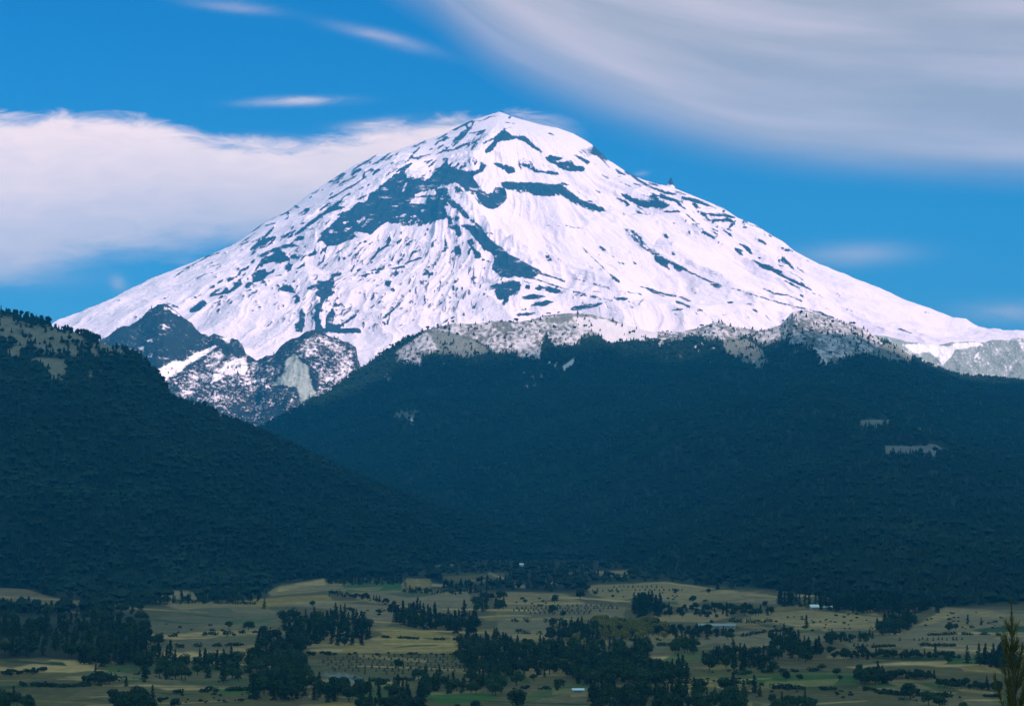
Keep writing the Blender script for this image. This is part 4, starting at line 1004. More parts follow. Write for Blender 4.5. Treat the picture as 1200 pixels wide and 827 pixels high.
def crown_points(kind, rs):
    P, N = [], []
    if kind == 'conifer':
        lean = .03 * rs.standard_normal(2); wide = .19 + .07 * rs.random(); b0 = .06 + .06 * rs.random()
        nb = 15 + rs.integers(0, 5)
        for k in range(nb):
            z = b0 + (.97 - b0) * (k / nb) ** .93
            m = 4 + rs.integers(0, 3)
            for j in range(m):
                a = rs.random() * 6.283; L = wide * (1 - (z - b0) / (1 - b0)) ** .75 * (.55 + .65 * rs.random()) + .012
                n = max(3, int(L * 42))
                f = (np.arange(n) + rs.random(n)) / n
                x = np.cos(a) * L * f; y = np.sin(a) * L * f; zz = z - .30 * L * f + .05 * L + .012 * rs.standard_normal(n)
                P.append(np.stack([x + lean[0] * z + .010 * rs.standard_normal(n), y + lean[1] * z + .010 * rs.standard_normal(n), zz], -1)); N.append(np.stack([np.cos(a) * .6 + 0 * f, np.sin(a) * .6 + 0 * f, .8 + 0 * f], -1))
        P.append(np.stack([lean[0] + .008 * rs.standard_normal(12), lean[1] + .008 * rs.standard_normal(12), .90 + .10 * rs.random(12)], -1)); N.append(np.tile([0, 0, 1.0], (12, 1)))
        size = .026
    else:
        nl = 8 + rs.integers(0, 5) if kind == 'broad' else 5 + rs.integers(0, 3)
        for k in range(nl):
            a = rs.random() * 6.283; rad = .25 * math.sqrt(rs.random()); zc = (.36 + .40 * rs.random()) if kind == 'broad' else (.32 + .25 * rs.random())
            c = np.array([rad * math.cos(a), rad * math.sin(a), zc]); c = np.array([0, 0, .72 if kind == 'broad' else .55]) if k == 0 else c
            if kind == 'bush': c[:2] *= 1.7
            r = (.13 + .11 * rs.random()) * (1.0 if kind == 'broad' else 1.35); n = int(85 if kind == 'broad' else 60)
            d = rs.standard_normal((n, 3)); d /= np.linalg.norm(d, axis=1)[:, None]
            rr = r * (1 - .55 * rs.random(n) ** 2.2)
            p = c + d * rr[:, None] * np.array([1, 1, .85]); p[:, 2] = np.clip(p[:, 2], .04, 1.0)
            P.append(p); N.append(d)
        size = .034 if kind == 'broad' else .05
    return np.concatenate(P), np.concatenate(N), size


def trunk_mesh(kind, rs):
    V, Fc = [], []

    def tube(pts, rad, n=6):
        o = len(V)
        for (p, r) in zip(pts, rad):
            for i in range(n):
                V.append((p[0] + r * math.cos(i * 2 * math.pi / n), p[1] + r * math.sin(i * 2 * math.pi / n), p[2]))
        for k in range(len(pts) - 1):
            for i in range(n):
                Fc.append((o + k * n + i, o + k * n + (i + 1) % n, o + (k + 1) * n + (i + 1) % n, o + (k + 1) * n + i))
    if kind == 'conifer':
        tube([(0, 0, -.03), (0, 0, .2), (.004, .003, .6), (.006, 0, .95)], [.024, .018, .010, .003])
    else:
        top = .5 if kind == 'broad' else .3
        tube([(0, 0, -.03), (.005, .004, top * .5), (0, .01, top)], [.032, .024, .016])
        for _ in range(4 if kind == 'broad' else 3):
            a = rs.random() * 6.283; L = .18 + .1 * rs.random()
            tube([(0, 0, top * .7), (L * .5 * math.cos(a), L * .5 * math.sin(a), top), (L * math.cos(a), L * math.sin(a), top + .22)], [.016, .011, .005])
    return np.array(V), np.array(Fc)


M_bark = plain('bark', (.055, .042, .030), .9, 8, .4)
M_con = foliage_material('conifer_foliage', (.005, .017, .010), (.020, .040, .018), attr=True)
M_brd = foliage_material('broadleaf_foliage', (.009, .025, .012), (.036, .058, .022), attr=True)
M_yel = foliage_material('yellow_green_foliage', (.075, .072, .016), (.20, .165, .038), attr=True)
M_bsh = foliage_material('bush_foliage', (.008, .020, .011), (.022, .038, .018), attr=True)
r2 = np.random.default_rng(17)
PROTO = {}
for kind, mat, nvar in (('conifer', M_con, 7), ('broad', M_brd, 7), ('yellow', M_yel, 4), ('bush', M_bsh, 6)):
    PROTO[kind] = []
    for q in range(nvar):
        kk = 'broad' if kind == 'yellow' else kind
        P, N, size = crown_points(kk, r2)
        tint = np.clip(.5 + .35 * r2.standard_normal(len(P)), 0, 1)
        V, Fc, tt = cards(P, N, size, r2, tint)
        # clump-sized tonal variety of the leaves themselves
        tt = np.clip(tt * .7 + .3 * r2.random(), 0, 1)
        crown = np_mesh(kind + '_crown', V, Fc, mat, {'tint': tt}, smooth=False)
        tv, tf = trunk_mesh(kk, r2)
        trunk = np_mesh(kind + '_trunk', tv, tf, M_bark, smooth=True)
        whole = np_mesh(kind + '_whole', np.concatenate([V, tv]), np.concatenate([Fc, tf + len(V)]), [mat, M_bark], {'tint': np.concatenate([tt, np.zeros(len(tv))])}, smooth=False,
                        midx=np.concatenate([np.zeros(len(Fc), int), np.ones(len(tf), int)]))
        PROTO[kind].append((crown, trunk, whole))
NAME = {'conifer': 'conifer_tree', 'broad': 'broadleaf_tree', 'yellow': 'broadleaf_tree', 'bush': 'bush'}
CAT = {'conifer': 'conifer', 'broad': 'tree', 'yellow': 'tree', 'bush': 'bush'}
WORD = {'conifer': 'dark conifer', 'broad': 'dark broadleaf tree', 'yellow': 'yellow-green tree', 'bush': 'small dark bush'}


def plant(kind, x, y, z, h, label, group=None, parts=True, width=1.0):
    crown, trunk, whole = PROTO[kind][r2.integers(0, len(PROTO[kind]))]
    rz = r2.random() * 6.283; w = h * width * (.85 + .35 * r2.random())
    if parts:
        o = bpy.data.objects.new(NAME[kind], None); o.empty_display_size = .5
        link(o); o.location = (x, y, z - .1); o.rotation_euler = (0, 0, rz); o.scale = (w, w, h)
        link(bpy.data.objects.new('trunk', trunk), o); link(bpy.data.objects.new('crown', crown), o)
    else:
        o = bpy.data.objects.new(NAME[kind], whole); link(o); o.location = (x, y, z - .1); o.rotation_euler = (0, 0, rz); o.scale = (w, w, h)
    return tag(o, label, CAT[kind], group)


# groves: where, outline of the ground they stand on (photo px), how many, share of conifers, height (m), share of yellow foliage
GROVES = [
    ('the big dark wood at the left edge', [(-20,716),(95,712),(165,716),(172,738),(180,762),(212,778),(120,782),(60,770),(-20,772)], 120, .62, (10, 17), 0),
    ('the big tree row below the dome field', [(150,782),(200,775),(250,780),(300,770),(302,797),(250,800),(170,796)], 30, .35, (10, 16), 0),
    ('the dense grove left of the stook field', [(300,748),(357,748),(364,775),(352,822),(296,822)], 62, .45, (10, 16), 0),
    ('the dark stand above the stook field', [(327,728),(405,722),(437,742),(430,756),(340,759)], 48, .72, (10, 17), 0),
    ('the belt above the yellow rise', [(460,720),(490,716),(540,732),(556,722),(560,747),(505,740),(463,730)], 40, .7, (10, 17), 0),
    ('the dark grove right of the stook field', [(538,752),(600,755),(602,795),(560,795),(536,775)], 48, .45, (9, 15), 0),
    ('the bottom edge thicket in the centre', [(420,808),(500,812),(500,836),(416,836)], 26, .4, (8, 13), 0),
    ('the clump under the stook field', [(482,795),(520,798),(585,797),(592,815),(500,815)], 28, .45, (8, 14), 0),
    ('the long dark wood across the middle', [(600,760),(700,758),(762,762),(764,780),(700,792),(600,790)], 80, .5, (9, 14), 0),
    ('the wood just above the white shed', [(665,790),(800,786),(808,802),(700,804),(668,800)], 56, .45, (9, 14), 0),
    ('the wooded bottom edge right of the shed', [(692,814),(870,808),(878,836),(696,836)], 54, .4, (8, 13), 0),
    ('the tall group on the tan slope', [(742,710),(778,708),(778,723),(742,724)], 18, .85, (15, 22), 0),
    ('the hedge belt below the tan slope', [(775,714),(900,711),(906,722),(780,723)], 34, .4, (7, 12), 0),
    ('the scrub left of the yellow-green wood', [(640,734),(700,734),(700,754),(640,752)], 32, .3, (8, 13), .1),
    ('the yellow-green wood', [(697,732),(782,732),(784,749),(698,750)], 46, .1, (8, 13), .8),
    ('the trees around the tin-roofed shed', [(782,740),(860,741),(860,749),(785,750)], 24, .55, (7, 11), 0),
    ('the grove below the tin-roofed shed', [(790,757),(817,758),(817,767),(790,767)], 11, .3, (9, 13), 0),
    ('the belt right of the brown field', [(817,774),(865,764),(900,775),(895,786),(830,786)], 30, .5, (8, 14), 0),
    ('the grove left of the scrubby hillside', [(900,748),(935,746),(967,765),(965,778),(905,775)], 32, .35, (8, 14), 0),
    ('the belt under the scrubby hillside', [(967,747),(1025,745),(1025,751),(970,755)], 18, .3, (6, 10), 0),
    ('the copse beside the scrubby hillside', [(1027,735),(1060,722),(1078,730),(1062,743),(1030,747)], 30, .6, (9, 17), 0),
    ('the tree row below the wide grey field', [(967,767),(1125,768),(1125,773),(970,773)], 34, .2, (5, 9), 0),
    ('the dark trees on the right edge', [(1140,776),(1180,772),(1200,780),(1192,788),(1150,780)], 16, .8, (9, 15), 0),
    ('the copse above the green meadow', [(1002,793),(1036,794),(1040,802),(1004,802)], 14, .2, (8, 12), 0),
    ('the hedge behind the green meadow', [(1036,792),(1095,792),(1095,797),(1040,797)], 16, .1, (5, 8), 0),
    ('the hedge above the bottom right field', [(1098,801),(1178,806),(1180,811),(1100,806)], 20, .1, (5, 8), 0),
    ('the bottom clump far left', [(-5,822),(36,824),(38,838),(-5,838)], 10, .3, (8, 11), 0),
    ('the round clump at the bottom left', [(132,822),(178,822),(180,836),(130,836)], 12, .1, (9, 13), 0),
    ('the bottom clump right of centre', [(900,824),(955,826),(955,838),(900,838)], 12, .2, (7, 11), 0),
    ('the tall line before the right forest', [(905,706),(1000,710),(1090,714),(1105,719),(1000,718),(910,711)], 40, .95, (14, 22), 0),
    ('the tree line above the green strip', [(382,682),(470,681),(472,685),(384,685)], 28, .75, (9, 13), 0),
    ('the hedge between the pale left fields', [(385,695),(425,699),(463,707),(462,709),(424,703),(385,698)], 22, .2, (5, 8), 0),
    ('the trees beside the little walled plot', [(472,693),(500,694),(560,692),(560,697),(505,697),(472,695)], 22, .5, (6, 11), 0),
    ('the trees right of the pale central field', [(552,704),(590,696),(592,714),(556,718)], 20, .4, (8, 13), 0),
    ('the small clump on the left strip field', [(95,797),(132,795),(138,803),(98,803)], 10, .25, (6, 10), 0),
    ('the tree belt below the left forest', [(170,704),(240,702),(310,702),(312,706),(240,707),(172,709)], 26, .7, (8, 13), 0),
    ('the copse beside the burning smoke', [(352,806),(372,803),(420,812),(424,822),(356,824)], 18, .4, (8, 13), 0),
]


def in_poly(P, x, y):
    ins = False; n = len(P)
    for i in range(n):
        ax, ay = P[i]; bx, by = P[(i + 1) % n]
        if (ay > y) != (by > y) and x < (bx - ax) * (y - ay) / (by - ay) + ax:
            ins = not ins
    return ins


cand = []
for gi, (gname, P, n, fc, (h0, h1), fy) in enumerate(GROVES):
    x0, x1 = min(p[0] for p in P), max(p[0] for p in P); y0, y1 = min(p[1] for p in P), max(p[1] for p in P)
    got = []; tries = 0
    n = int(n * (1.95 if n >= 40 else 1.5))
    while len(got) < n and tries < 6000:
        tries += 1
        u = x0 + (x1 - x0) * r2.random(); v = y0 + (y1 - y0) * r2.random()
        if not in_poly(P, u, v):
            continue
        md = 2.8 if tries < 2500 else 1.8
        if any((u - a) ** 2 + (2.2 * (v - b)) ** 2 < md * md for a, b in got):
            continue
        got.append((u, v))
    # conifers keep together in the middle of a stand more often than not
    for u, v in got:
        kind = 'conifer' if r2.random() < fc else ('yellow' if r2.random() < fy else 'broad')
        h = .96 * (h0 + (h1 - h0) * r2.random() ** 1.4)
        if kind != 'conifer': h *= .86
        x, y, z = (float(q) for q in ground_at(u, v))
        cand.append(dict(g=gi, u=u, v=v, x=x, y=y, z=z, h=h, kind=kind, px=h * F / y))

keep = []
for kinds, mx in ((('conifer',), 285), (('broad', 'yellow'), 270)):
    c = sorted([k for k in cand if k['kind'] in kinds], key=lambda k: -k['px'])
    keep += c[:mx]
    for k in c[mx:]:
        k['rest'] = True
for gi, G_ in enumerate(GROVES):
    gname = G_[0]
    for kind in ('conifer', 'broad', 'yellow'):
        m = [k for k in keep if k['g'] == gi and k['kind'] == kind]
        if not m:
            continue
        spec = {}
        if len(m) == 1:
            spec[id(m[0])] = 'the only %s standing in %s' % (WORD[kind], gname)
        elif len(m) == 2:
            s = sorted(m, key=lambda k: k['u'])
            spec[id(s[0])] = 'left one of two %ss in %s' % (WORD[kind], gname); spec[id(s[1])] = 'right one of two %ss in %s' % (WORD[kind], gname)
        else:
            t_ = max(m, key=lambda k: k['px'])
            spec[id(t_)] = 'tallest %s in %s' % (WORD[kind], gname)
            s = [k for k in sorted(m, key=lambda k: k['u']) if id(k) not in spec]
            spec[id(s[0])] = '%s at the left end of %s' % (WORD[kind], gname)
            spec[id(s[-1])] = '%s at the right end of %s' % (WORD[kind], gname)
            s = [k for k in sorted(m, key=lambda k: -k['v']) if id(k) not in spec]
            if len(s) > 1:
                spec[id(s[0])] = '%s at the near foot of %s' % (WORD[kind], gname)
        for k in m:
            lab = spec.get(id(k), '%s inside %s' % (WORD[kind], gname))
            plant(k['kind'], k['x'], k['y'], k['z'], k['h'], lab, '%ss of %s' % (WORD[kind], gname), parts=k['px'] >= 15, width=1.15 if kind == 'conifer' else 1.05)

# the small remainder and the uncounted woods below the forest edge
rest = [k for k in cand if k.get('rest')]
wp = []
tries = 0
while len(wp) < 4800 and tries < 80000:
    tries += 1
    u = -250 + 1700 * r2.random(); v = 653 + 66 * r2.random() ** .9
    c = fm.sample(np.array([u]), np.array([v]))[0]
    if c.sum() > .12 or (v > 716 and u > 200):
        continue
    x, y, z = (float(q) for q in ground_at(u, v))
    wp.append((x, y, z, 7 + 8 * r2.random() ** 1.3, 'conifer' if r2.random() < .6 else 'round'))
wp_a = np.array([w[:4] for w in wp], float)
forest('woodland', wp_a[:, :3], wp_a[:, 3], np.array([w[4] for w in wp]), M_far, r2, 'dark woodland filling the valley edge below the forested slopes', 1.15)

VV, FF, TT, MI = [], [], [], []; off = 0
for k in rest:
    whole = PROTO[k['kind']][r2.integers(0, len(PROTO[k['kind']]))][2]
    nv = len(whole.vertices); co_ = np.empty(nv * 3, np.float32); whole.vertices.foreach_get('co', co_); co_ = co_.reshape(-1, 3)
    nf = len(whole.polygons); vi = np.empty(nf * 4, np.int32); whole.loops.foreach_get('vertex_index', vi); mi = np.empty(nf, np.int32); whole.polygons.foreach_get('material_index', mi)
    ti = np.empty(nv, np.float32); whole.attributes['tint'].data.foreach_get('value', ti)
    a = r2.random() * 6.283; w_ = k['h'] * (1.0 + .3 * r2.random()); ca, sa = math.cos(a), math.sin(a)
    VV.append(np.stack([(co_[:, 0] * ca - co_[:, 1] * sa) * w_ + k['x'], (co_[:, 0] * sa + co_[:, 1] * ca) * w_ + k['y'], co_[:, 2] * k['h'] + k['z'] - .1], -1)); FF.append(vi.reshape(-1, 4) + off); off += nv
    TT.append(ti); MI.append(np.where(mi == 1, 3, {'conifer': 0, 'broad': 1, 'yellow': 2}[k['kind']]))
me = np_mesh('woodland', np.concatenate(VV), np.concatenate(FF), [M_con, M_brd, M_yel, M_bark], {'tint': np.concatenate(TT)}, smooth=False, midx=np.concatenate(MI))
add('woodland', me, kind='stuff', label='remaining small trees filling the valley groves', category='woodland')

# ------------------------------------------------------------------ trees and bushes that stand alone
SINGLES = [  # u, v base, height px, kind, label
    (945, 736.5, 17, 'conifer', 'lone pointed conifer on the scrubby hillside left part'),
    (1133, 777, 21, 'conifer', 'broad conifer standing before the wide grey field, right of the tree row'),
    (1155, 777, 24, 'conifer', 'tallest conifer close left of the near pine shoot'),
    (1165, 779, 19, 'conifer', 'thin conifer just right of the tall one by the near pine shoot'),
    (1175, 781, 21, 'conifer', 'full conifer nearest left of the near pine shoot'),
    (1134, 731, 12, 'conifer', 'small conifer high on the wide grey field'),
    (1150, 732, 9, 'conifer', 'tiny conifer on the wide grey field near its top right'),
    (1112, 741, 13, 'broad', 'dark tree in the upper middle of the wide grey field'),
    (1120, 738, 9, 'broad', 'smaller tree beside the dark one on the wide grey field'),
    (544, 722, 20, 'conifer', 'sharp conifer spire rising over the belt above the yellow rise'),
    (498, 803, 26, 'conifer', 'big pointed conifer under the stook field'),
    (462, 808, 16, 'conifer', 'pointed conifer left of the big one under the stook field'),
    (446, 806, 13, 'broad', 'round tree on the grass right of the smoke'),
    (403, 813, 15, 'conifer', 'dark conifer in front of the smoke'),
    (415, 815, 15, 'broad', 'round dark tree at the right end of the smoke'),
    (467, 783, 13, 'broad', 'wide low dark tree standing in the stook field'),
    (1067, 819, 22, 'broad', 'big round tree on the bottom right field'),
    (1060, 816, 16, 'broad', 'smaller tree touching the big round one on the bottom right field'),
    (1088, 826, 20, 'broad', 'wide dark tree at the bottom right, left of the two'),
    (1101, 829, 17, 'broad', 'wide dark tree at the bottom right, right of the two'),
    (1128, 834, 14, 'broad', 'dark tree cut by the bottom edge near the near pine shoot'),
    (906, 788, 16, 'broad', 'round tree at the left end of the green meadow'),
    (921, 798, 15, 'broad', 'pair tree, left, on the green meadow edge'),
    (937, 797, 9, 'broad', 'low round tree on the green meadow edge'),
    (980, 791, 10, 'broad', 'sprawling little tree above the green meadow'),
    (984, 797, 7, 'broad', 'small round tree on the green meadow'),
    (963, 785, 9, 'broad', 'squat tree above the middle of the green meadow'),
    (112, 793, 14, 'conifer', 'upright conifer over the left strip field'),
    (148, 804, 13, 'conifer', 'dark pointed tree by the stony left field'),
    (122, 800, 13, 'broad', 'dark bushy tree right on the left strip field'),
    (205, 830, 14, 'broad', 'round tree on the bottom edge, right of the round clump'),
    (188, 824, 9, 'broad', 'small tree between the round clump and the next tree'),
    (185, 757, 17, 'broad', 'big round tree at the right tip of the left wood'),
    (366, 711, 9, 'broad', 'small round tree left on the pale field'),
    (444, 720, 8, 'broad', 'small round tree right of the pale field centre'),
    (410, 717, 7, 'broad', 'small tree in the middle of the pale field'),
    (310, 713, 13, 'conifer', 'conifer at the right rim of the grey dome field'),
    (268, 736, 10, 'broad', 'small upright tree on the grey dome field'),
    (291, 738, 12, 'broad', 'tree clump at the right of the grey dome field'),
    (212, 699, 9, 'conifer', 'single tree on the bare tan knoll'),
    (650, 707, 12, 'broad', 'upright tree on the brown central field'),
    (648, 720, 14, 'broad', 'leafy tree below the upright one on the central field'),
    (660, 723, 9, 'broad', 'low tree right of the leafy one on the central field'),
    (616, 707, 6, 'broad', 'wide low tree left on the brown central field'),
    (680, 702, 12, 'broad', 'pale round tree at the left end of the tan slope'),
    (698, 697, 6, 'broad', 'low round tree left on the tan slope'),
    (792, 696, 8, 'broad', 'round tree in the middle of the tan slope'),
    (831, 696, 8, 'broad', 'round tree right on the tan slope'),
    (812, 706, 10, 'broad', 'broad tree at the lower edge of the tan slope'),
    (829, 724, 6, 'broad', 'little round tree above the tin-roofed shed, left'),
    (840, 724, 6, 'broad', 'little round tree above the tin-roofed shed, right'),
    (834, 731, 6, 'broad', 'small tree before the roof of the tin shed'),
    (896, 763, 8, 'broad', 'single round tree on the grey slope left of the right grove'),
    (656, 806, 13, 'broad', 'dark round tree left of the white shed'),
    (625, 797, 9, 'broad', 'small tree on the tan strip left of the white shed'),
    (638, 793, 10, 'conifer', 'narrow tree above the tan strip left of the white shed'),
    (884, 812, 22, 'conifer', 'leaning slim tree on the olive field right of centre'),
    (891, 816, 16, 'conifer', 'short slim tree right of the leaning one'),
    (605, 803, 20, 'broad', 'big tree at the left side of the tan strip'),
    (607, 832, 28, 'broad', 'big dark tree cut by the bottom edge, left of centre field'),
    (558, 836, 18, 'broad', 'dark tree on the bottom edge before the green patch'),
    (535, 832, 9, 'broad', 'small dark tree on the bottom edge in the green patch'),
    (1111, 777, 10, 'broad', 'round tree at the right end of the row below the grey field'),
    (1014, 810, 8, 'broad', 'low tree below the copse above the green meadow'),
    (1026, 812, 6, 'broad', 'lowest tree below the copse above the green meadow'),
]
for u, v, hp, kind, lab in SINGLES:
    x, y, z = (float(q) for q in ground_at(u, v))
    plant(kind, x, y, z, hp * y / F, lab, None, parts=hp >= 9, width=1.25 if (kind == 'broad' and hp < 30) else 1.1)

# pines along the crest of the left hill
nfr = 420 - 1
for k, (u, hp, lab) in enumerate([(1, 9, 'dark pine at the left frame edge on the hill crest'), (10, 8, 'first pine in from the frame edge on the hill crest'), (19, 9, 'tall-trunked pine on the crest, left of the pair'), (24, 8, 'low pine of the close pair on the crest'), (31, 9, 'wide pine on the crest beside the gap'), (37, 9, 'round-topped pine in the middle of the crest row'),
                                  (43, 8, 'pine right of the crest row middle'), (49, 10, 'bare-trunked pine standing apart on the crest'), (57, 12, 'tallest pine at the right end of the crest row'), (65, 5, 'tiny pine below the crest row'), (99, 6, 'small pine on the crest shoulder before the snow, left'), (104, 6, 'small pine on the crest shoulder before the snow, middle'), (109, 7, 'small pine on the crest shoulder before the snow, right'), (115, 9, 'bent pine at the edge of the hill beside the snow')]):
    j = int(np.argmin(np.abs(hill.u[nfr] - u)))
    plant('broad' if k % 3 else 'conifer', hill.X[nfr, j], hill.Y[nfr, j], hill.Z[nfr, j] - .6, hp * 5000 / F * 1.12, lab, 'pines along the left hill crest', parts=False, width=.85)

# bushes: along field edges and dotted over the pastures
BUSH = [  # phrase, polyline or polygon, count, height m
    ('the scrubby hillside pasture', [(905,722),(1000,718),(1040,728),(1030,738),(950,740),(908,738)], 34, (1.6, 3.2)),
    ('the upper wide grey field', [(1085,722),(1120,716),(1178,720),(1178,736),(1110,738),(1080,735)], 26, (1.6, 3.4)),
    ('the bare rise above the wide grey field', [(1032,700),(1060,700),(1082,714),(1060,716),(1036,708)], 10, (2, 4)),
    ('the bottom right pasture', [(960,806),(1040,808),(1120,816),(1160,822),(1040,824),(960,820)], 26, (1.2, 2.6)),
    ('the left end of the green meadow', [(898,800),(945,802),(945,812),(898,812)], 9, (1.2, 2.4)),
    ('the line above the stooks', [(362,765.5),(560,766.5),(560,769),(362,768)], 17, (1.6, 3.6)),
    ('the hedge at the left of the stook field', [(360,766),(390,766),(390,769),(360,769)], 7, (2.5, 4)),
    ('the stony field at the lower left', [(130,785),(200,788),(212,800),(135,800)], 24, (1.0, 2.4)),
    ('the grey dome field', [(190,730),(260,733),(290,745),(200,750)], 10, (1.5, 3.5)),
    ('the bottom left strip field', [(185,816),(298,812),(298,822),(190,824)], 18, (1.2, 2.6)),
    ('the tan slope', [(690,692),(760,690),(860,702),(820,706),(720,703)], 16, (2, 4.5)),
    ('the brown central field', [(602,700),(660,703),(640,712),(600,708)], 8, (2, 4)),
    ('the hem of the yellow-green wood', [(655,748),(780,748),(780,752),(660,753)], 14, (2, 4)),
    ('the pale field left of the centre', [(380,706),(470,708),(460,722),(400,722)], 10, (1.6, 3)),
    ('the hedge at the left of the white shed', [(600,805),(655,806),(655,810),(602,809)], 10, (2, 4)),
    ('the track edge across the middle field', [(660,770),(700,764),(770,766),(770,768),(700,767),(662,773)], 8, (2, 3.5)),
    ('the meadow edge below the left wood', [(2,788),(55,785),(58,790),(4,792)], 14, (2.5, 5)),
    ('the olive slope right of the middle wood', [(806,790),(880,784),(880,800),(810,800)], 7, (1.2, 2.4)),
]
nb = 0
for phrase, P, n, (h0, h1) in BUSH:
    x0, x1 = min(p[0] for p in P), max(p[0] for p in P); y0, y1 = min(p[1] for p in P), max(p[1] for p in P)
    got = []
    for _ in range(4000):
        if len(got) >= n: break
        u = x0 + (x1 - x0) * r2.random(); v = y0 + (y1 - y0) * r2.random()
        if in_poly(P, u, v) and all((u - a) ** 2 + (2 * (v - b)) ** 2 > 7 for a, b in got):
            got.append((u, v))
    got.sort()
    hs = [h0 + (h1 - h0) * r2.random() ** 1.5 for _ in got]
    big = int(np.argmax(hs))
    for i, (u, v) in enumerate(got):
        x, y, z = (float(q) for q in ground_at(u, v))
        if i == big: lab = 'largest dark bush on ' + phrase
        elif i == 0: lab = 'leftmost small dark bush on ' + phrase
        elif i == len(got) - 1: lab = 'rightmost small dark bush on ' + phrase
        else: lab = 'small dark bush among others on ' + phrase
        plant('bush', x, y, z, hs[i], lab, 'bushes on ' + phrase, parts=False, width=1.3)

# ------------------------------------------------------------------ hedges along the plot edges
HEDGES = [
    ([(176,709),(230,706),(300,708)], 3.0, 'thin dark hedge along the upper rim of the grey dome field'),
    ([(186,746),(240,744),(300,741)], 2.4, 'thin hedge between the grey dome field and the tan strip under it'),
    ([(196,759),(250,757),(296,756)], 2.2, 'low hedge across the grey plot under the tan strip'),
    ([(388,745),(450,747),(536,750)], 1.6, 'low bank hedge over the middle of the yellow rise'),
    ([(380,797),(440,798),(520,796)], 2.2, 'hedge along the lower edge of the stook field'),
    ([(600,728),(640,729),(662,726)], 2.6, 'hedge crossing the brown central field'),
    ([(604,741),(640,744),(672,743)], 2.6, 'hedge under the brown central field at the orange strip'),
    ([(770,757),(790,756),(820,752)], 2.4, 'hedge along the top of the brown field below the tin-roofed shed'),
    ([(848,728),(880,730),(905,729)], 3.0, 'hedge right of the tin-roofed shed'),
    ([(868,746),(895,741),(930,738)], 2.4, 'hedge on the upper edge of the grey slope at the right grove'),
    ([(860,791),(900,787),(960,786)], 2.2, 'hedge along the upper edge of the green meadow'),
    ([(905,806),(960,808),(1030,808)], 2.0, 'hedge along the lower edge of the green meadow'),
    ([(1000,760),(1060,756),(1125,757)], 1.8, 'thin hedge across the lower part of the wide grey field'),
    ([(1088,744),(1130,743),(1172,744)], 2.0, 'thin hedge across the middle of the wide grey field'),
    ([(1030,812),(1090,816),(1170,816)], 2.0, 'hedge across the bottom right pasture'),
    ([(20,803),(70,805),(118,803)], 2.0, 'hedge along the green strip at the bottom left'),
    ([(200,812),(250,810),(298,808)], 2.2, 'hedge above the bottom left strip field'),
    ([(690,786),(740,783),(790,784)], 2.6, 'hedge below the track across the middle field'),
    ([(820,803),(860,800),(898,803)], 2.0, 'hedge across the olive slope right of the middle wood'),
    ([(520,801),(560,803),(596,802)], 2.2, 'hedge above the green patch at the bottom centre'),
]
for P, h, lab in HEDGES:
    us = [p[0] for p in P]; vs_ = [p[1] for p in P]; n = int((us[-1] - us[0]) * 9)
    f_ = r2.random(n); gap = vnoise(f_ * 14.0, f_ * 0 + us[0], 5); f_ = f_[gap > .40]; n = len(f_)
    u = us[0] + (us[-1] - us[0]) * f_; v = np.interp(u, us, vs_) + .35 * r2.standard_normal(n)
    x, y, z = ground_at(u, v)
    top = h * (.25 + 1.25 * vnoise(x / 5.0, y / 5.0, 9)); zz = z + top * r2.random(n) ** .7
    x = x + .7 * r2.standard_normal(n); y = y + .7 * r2.standard_normal(n)
    o0 = np.array([x.mean(), y.mean(), z.mean()])
    V, Fc, tt = cards(np.stack([x, y, zz], -1) - o0, np.tile([0, -.4, .6], (n, 1)), .55, r2, r2.random(n))
    o = add('hedge', np_mesh('hedge', V, Fc, M_bsh, {'tint': tt}, smooth=False)); o.location = o0
    tag(o, lab, 'hedge', 'hedges between the valley plots')

# ------------------------------------------------------------------ corn stooks
def stook_mesh(rs):
    V, Fc = [], []
    prof = [(0, .50), (.25, .40), (.55, .22), (.68, .16), (.80, .22), (1.0, .34)]
    n = 9
    for z, r in prof:
        for i in range(n):
            a = i * 2 * math.pi / n; q = r * (.75 + .5 * rs.random()); V.append((q * math.cos(a), q * math.sin(a), z + (.12 * (rs.random() - .5) if z > .7 else 0)))
    for k in range(len(prof) - 1):
        for i in range(n):
            Fc.append((k * n + i, k * n + (i + 1) % n, (k + 1) * n + (i + 1) % n, (k + 1) * n + i))
    o = len(V); V.append((0, 0, .86))
    t_ = [((len(prof) - 1) * n + i, (len(prof) - 1) * n + (i + 1) % n, o, o) for i in range(n)]
    return np.array(V), np.array(Fc), t_


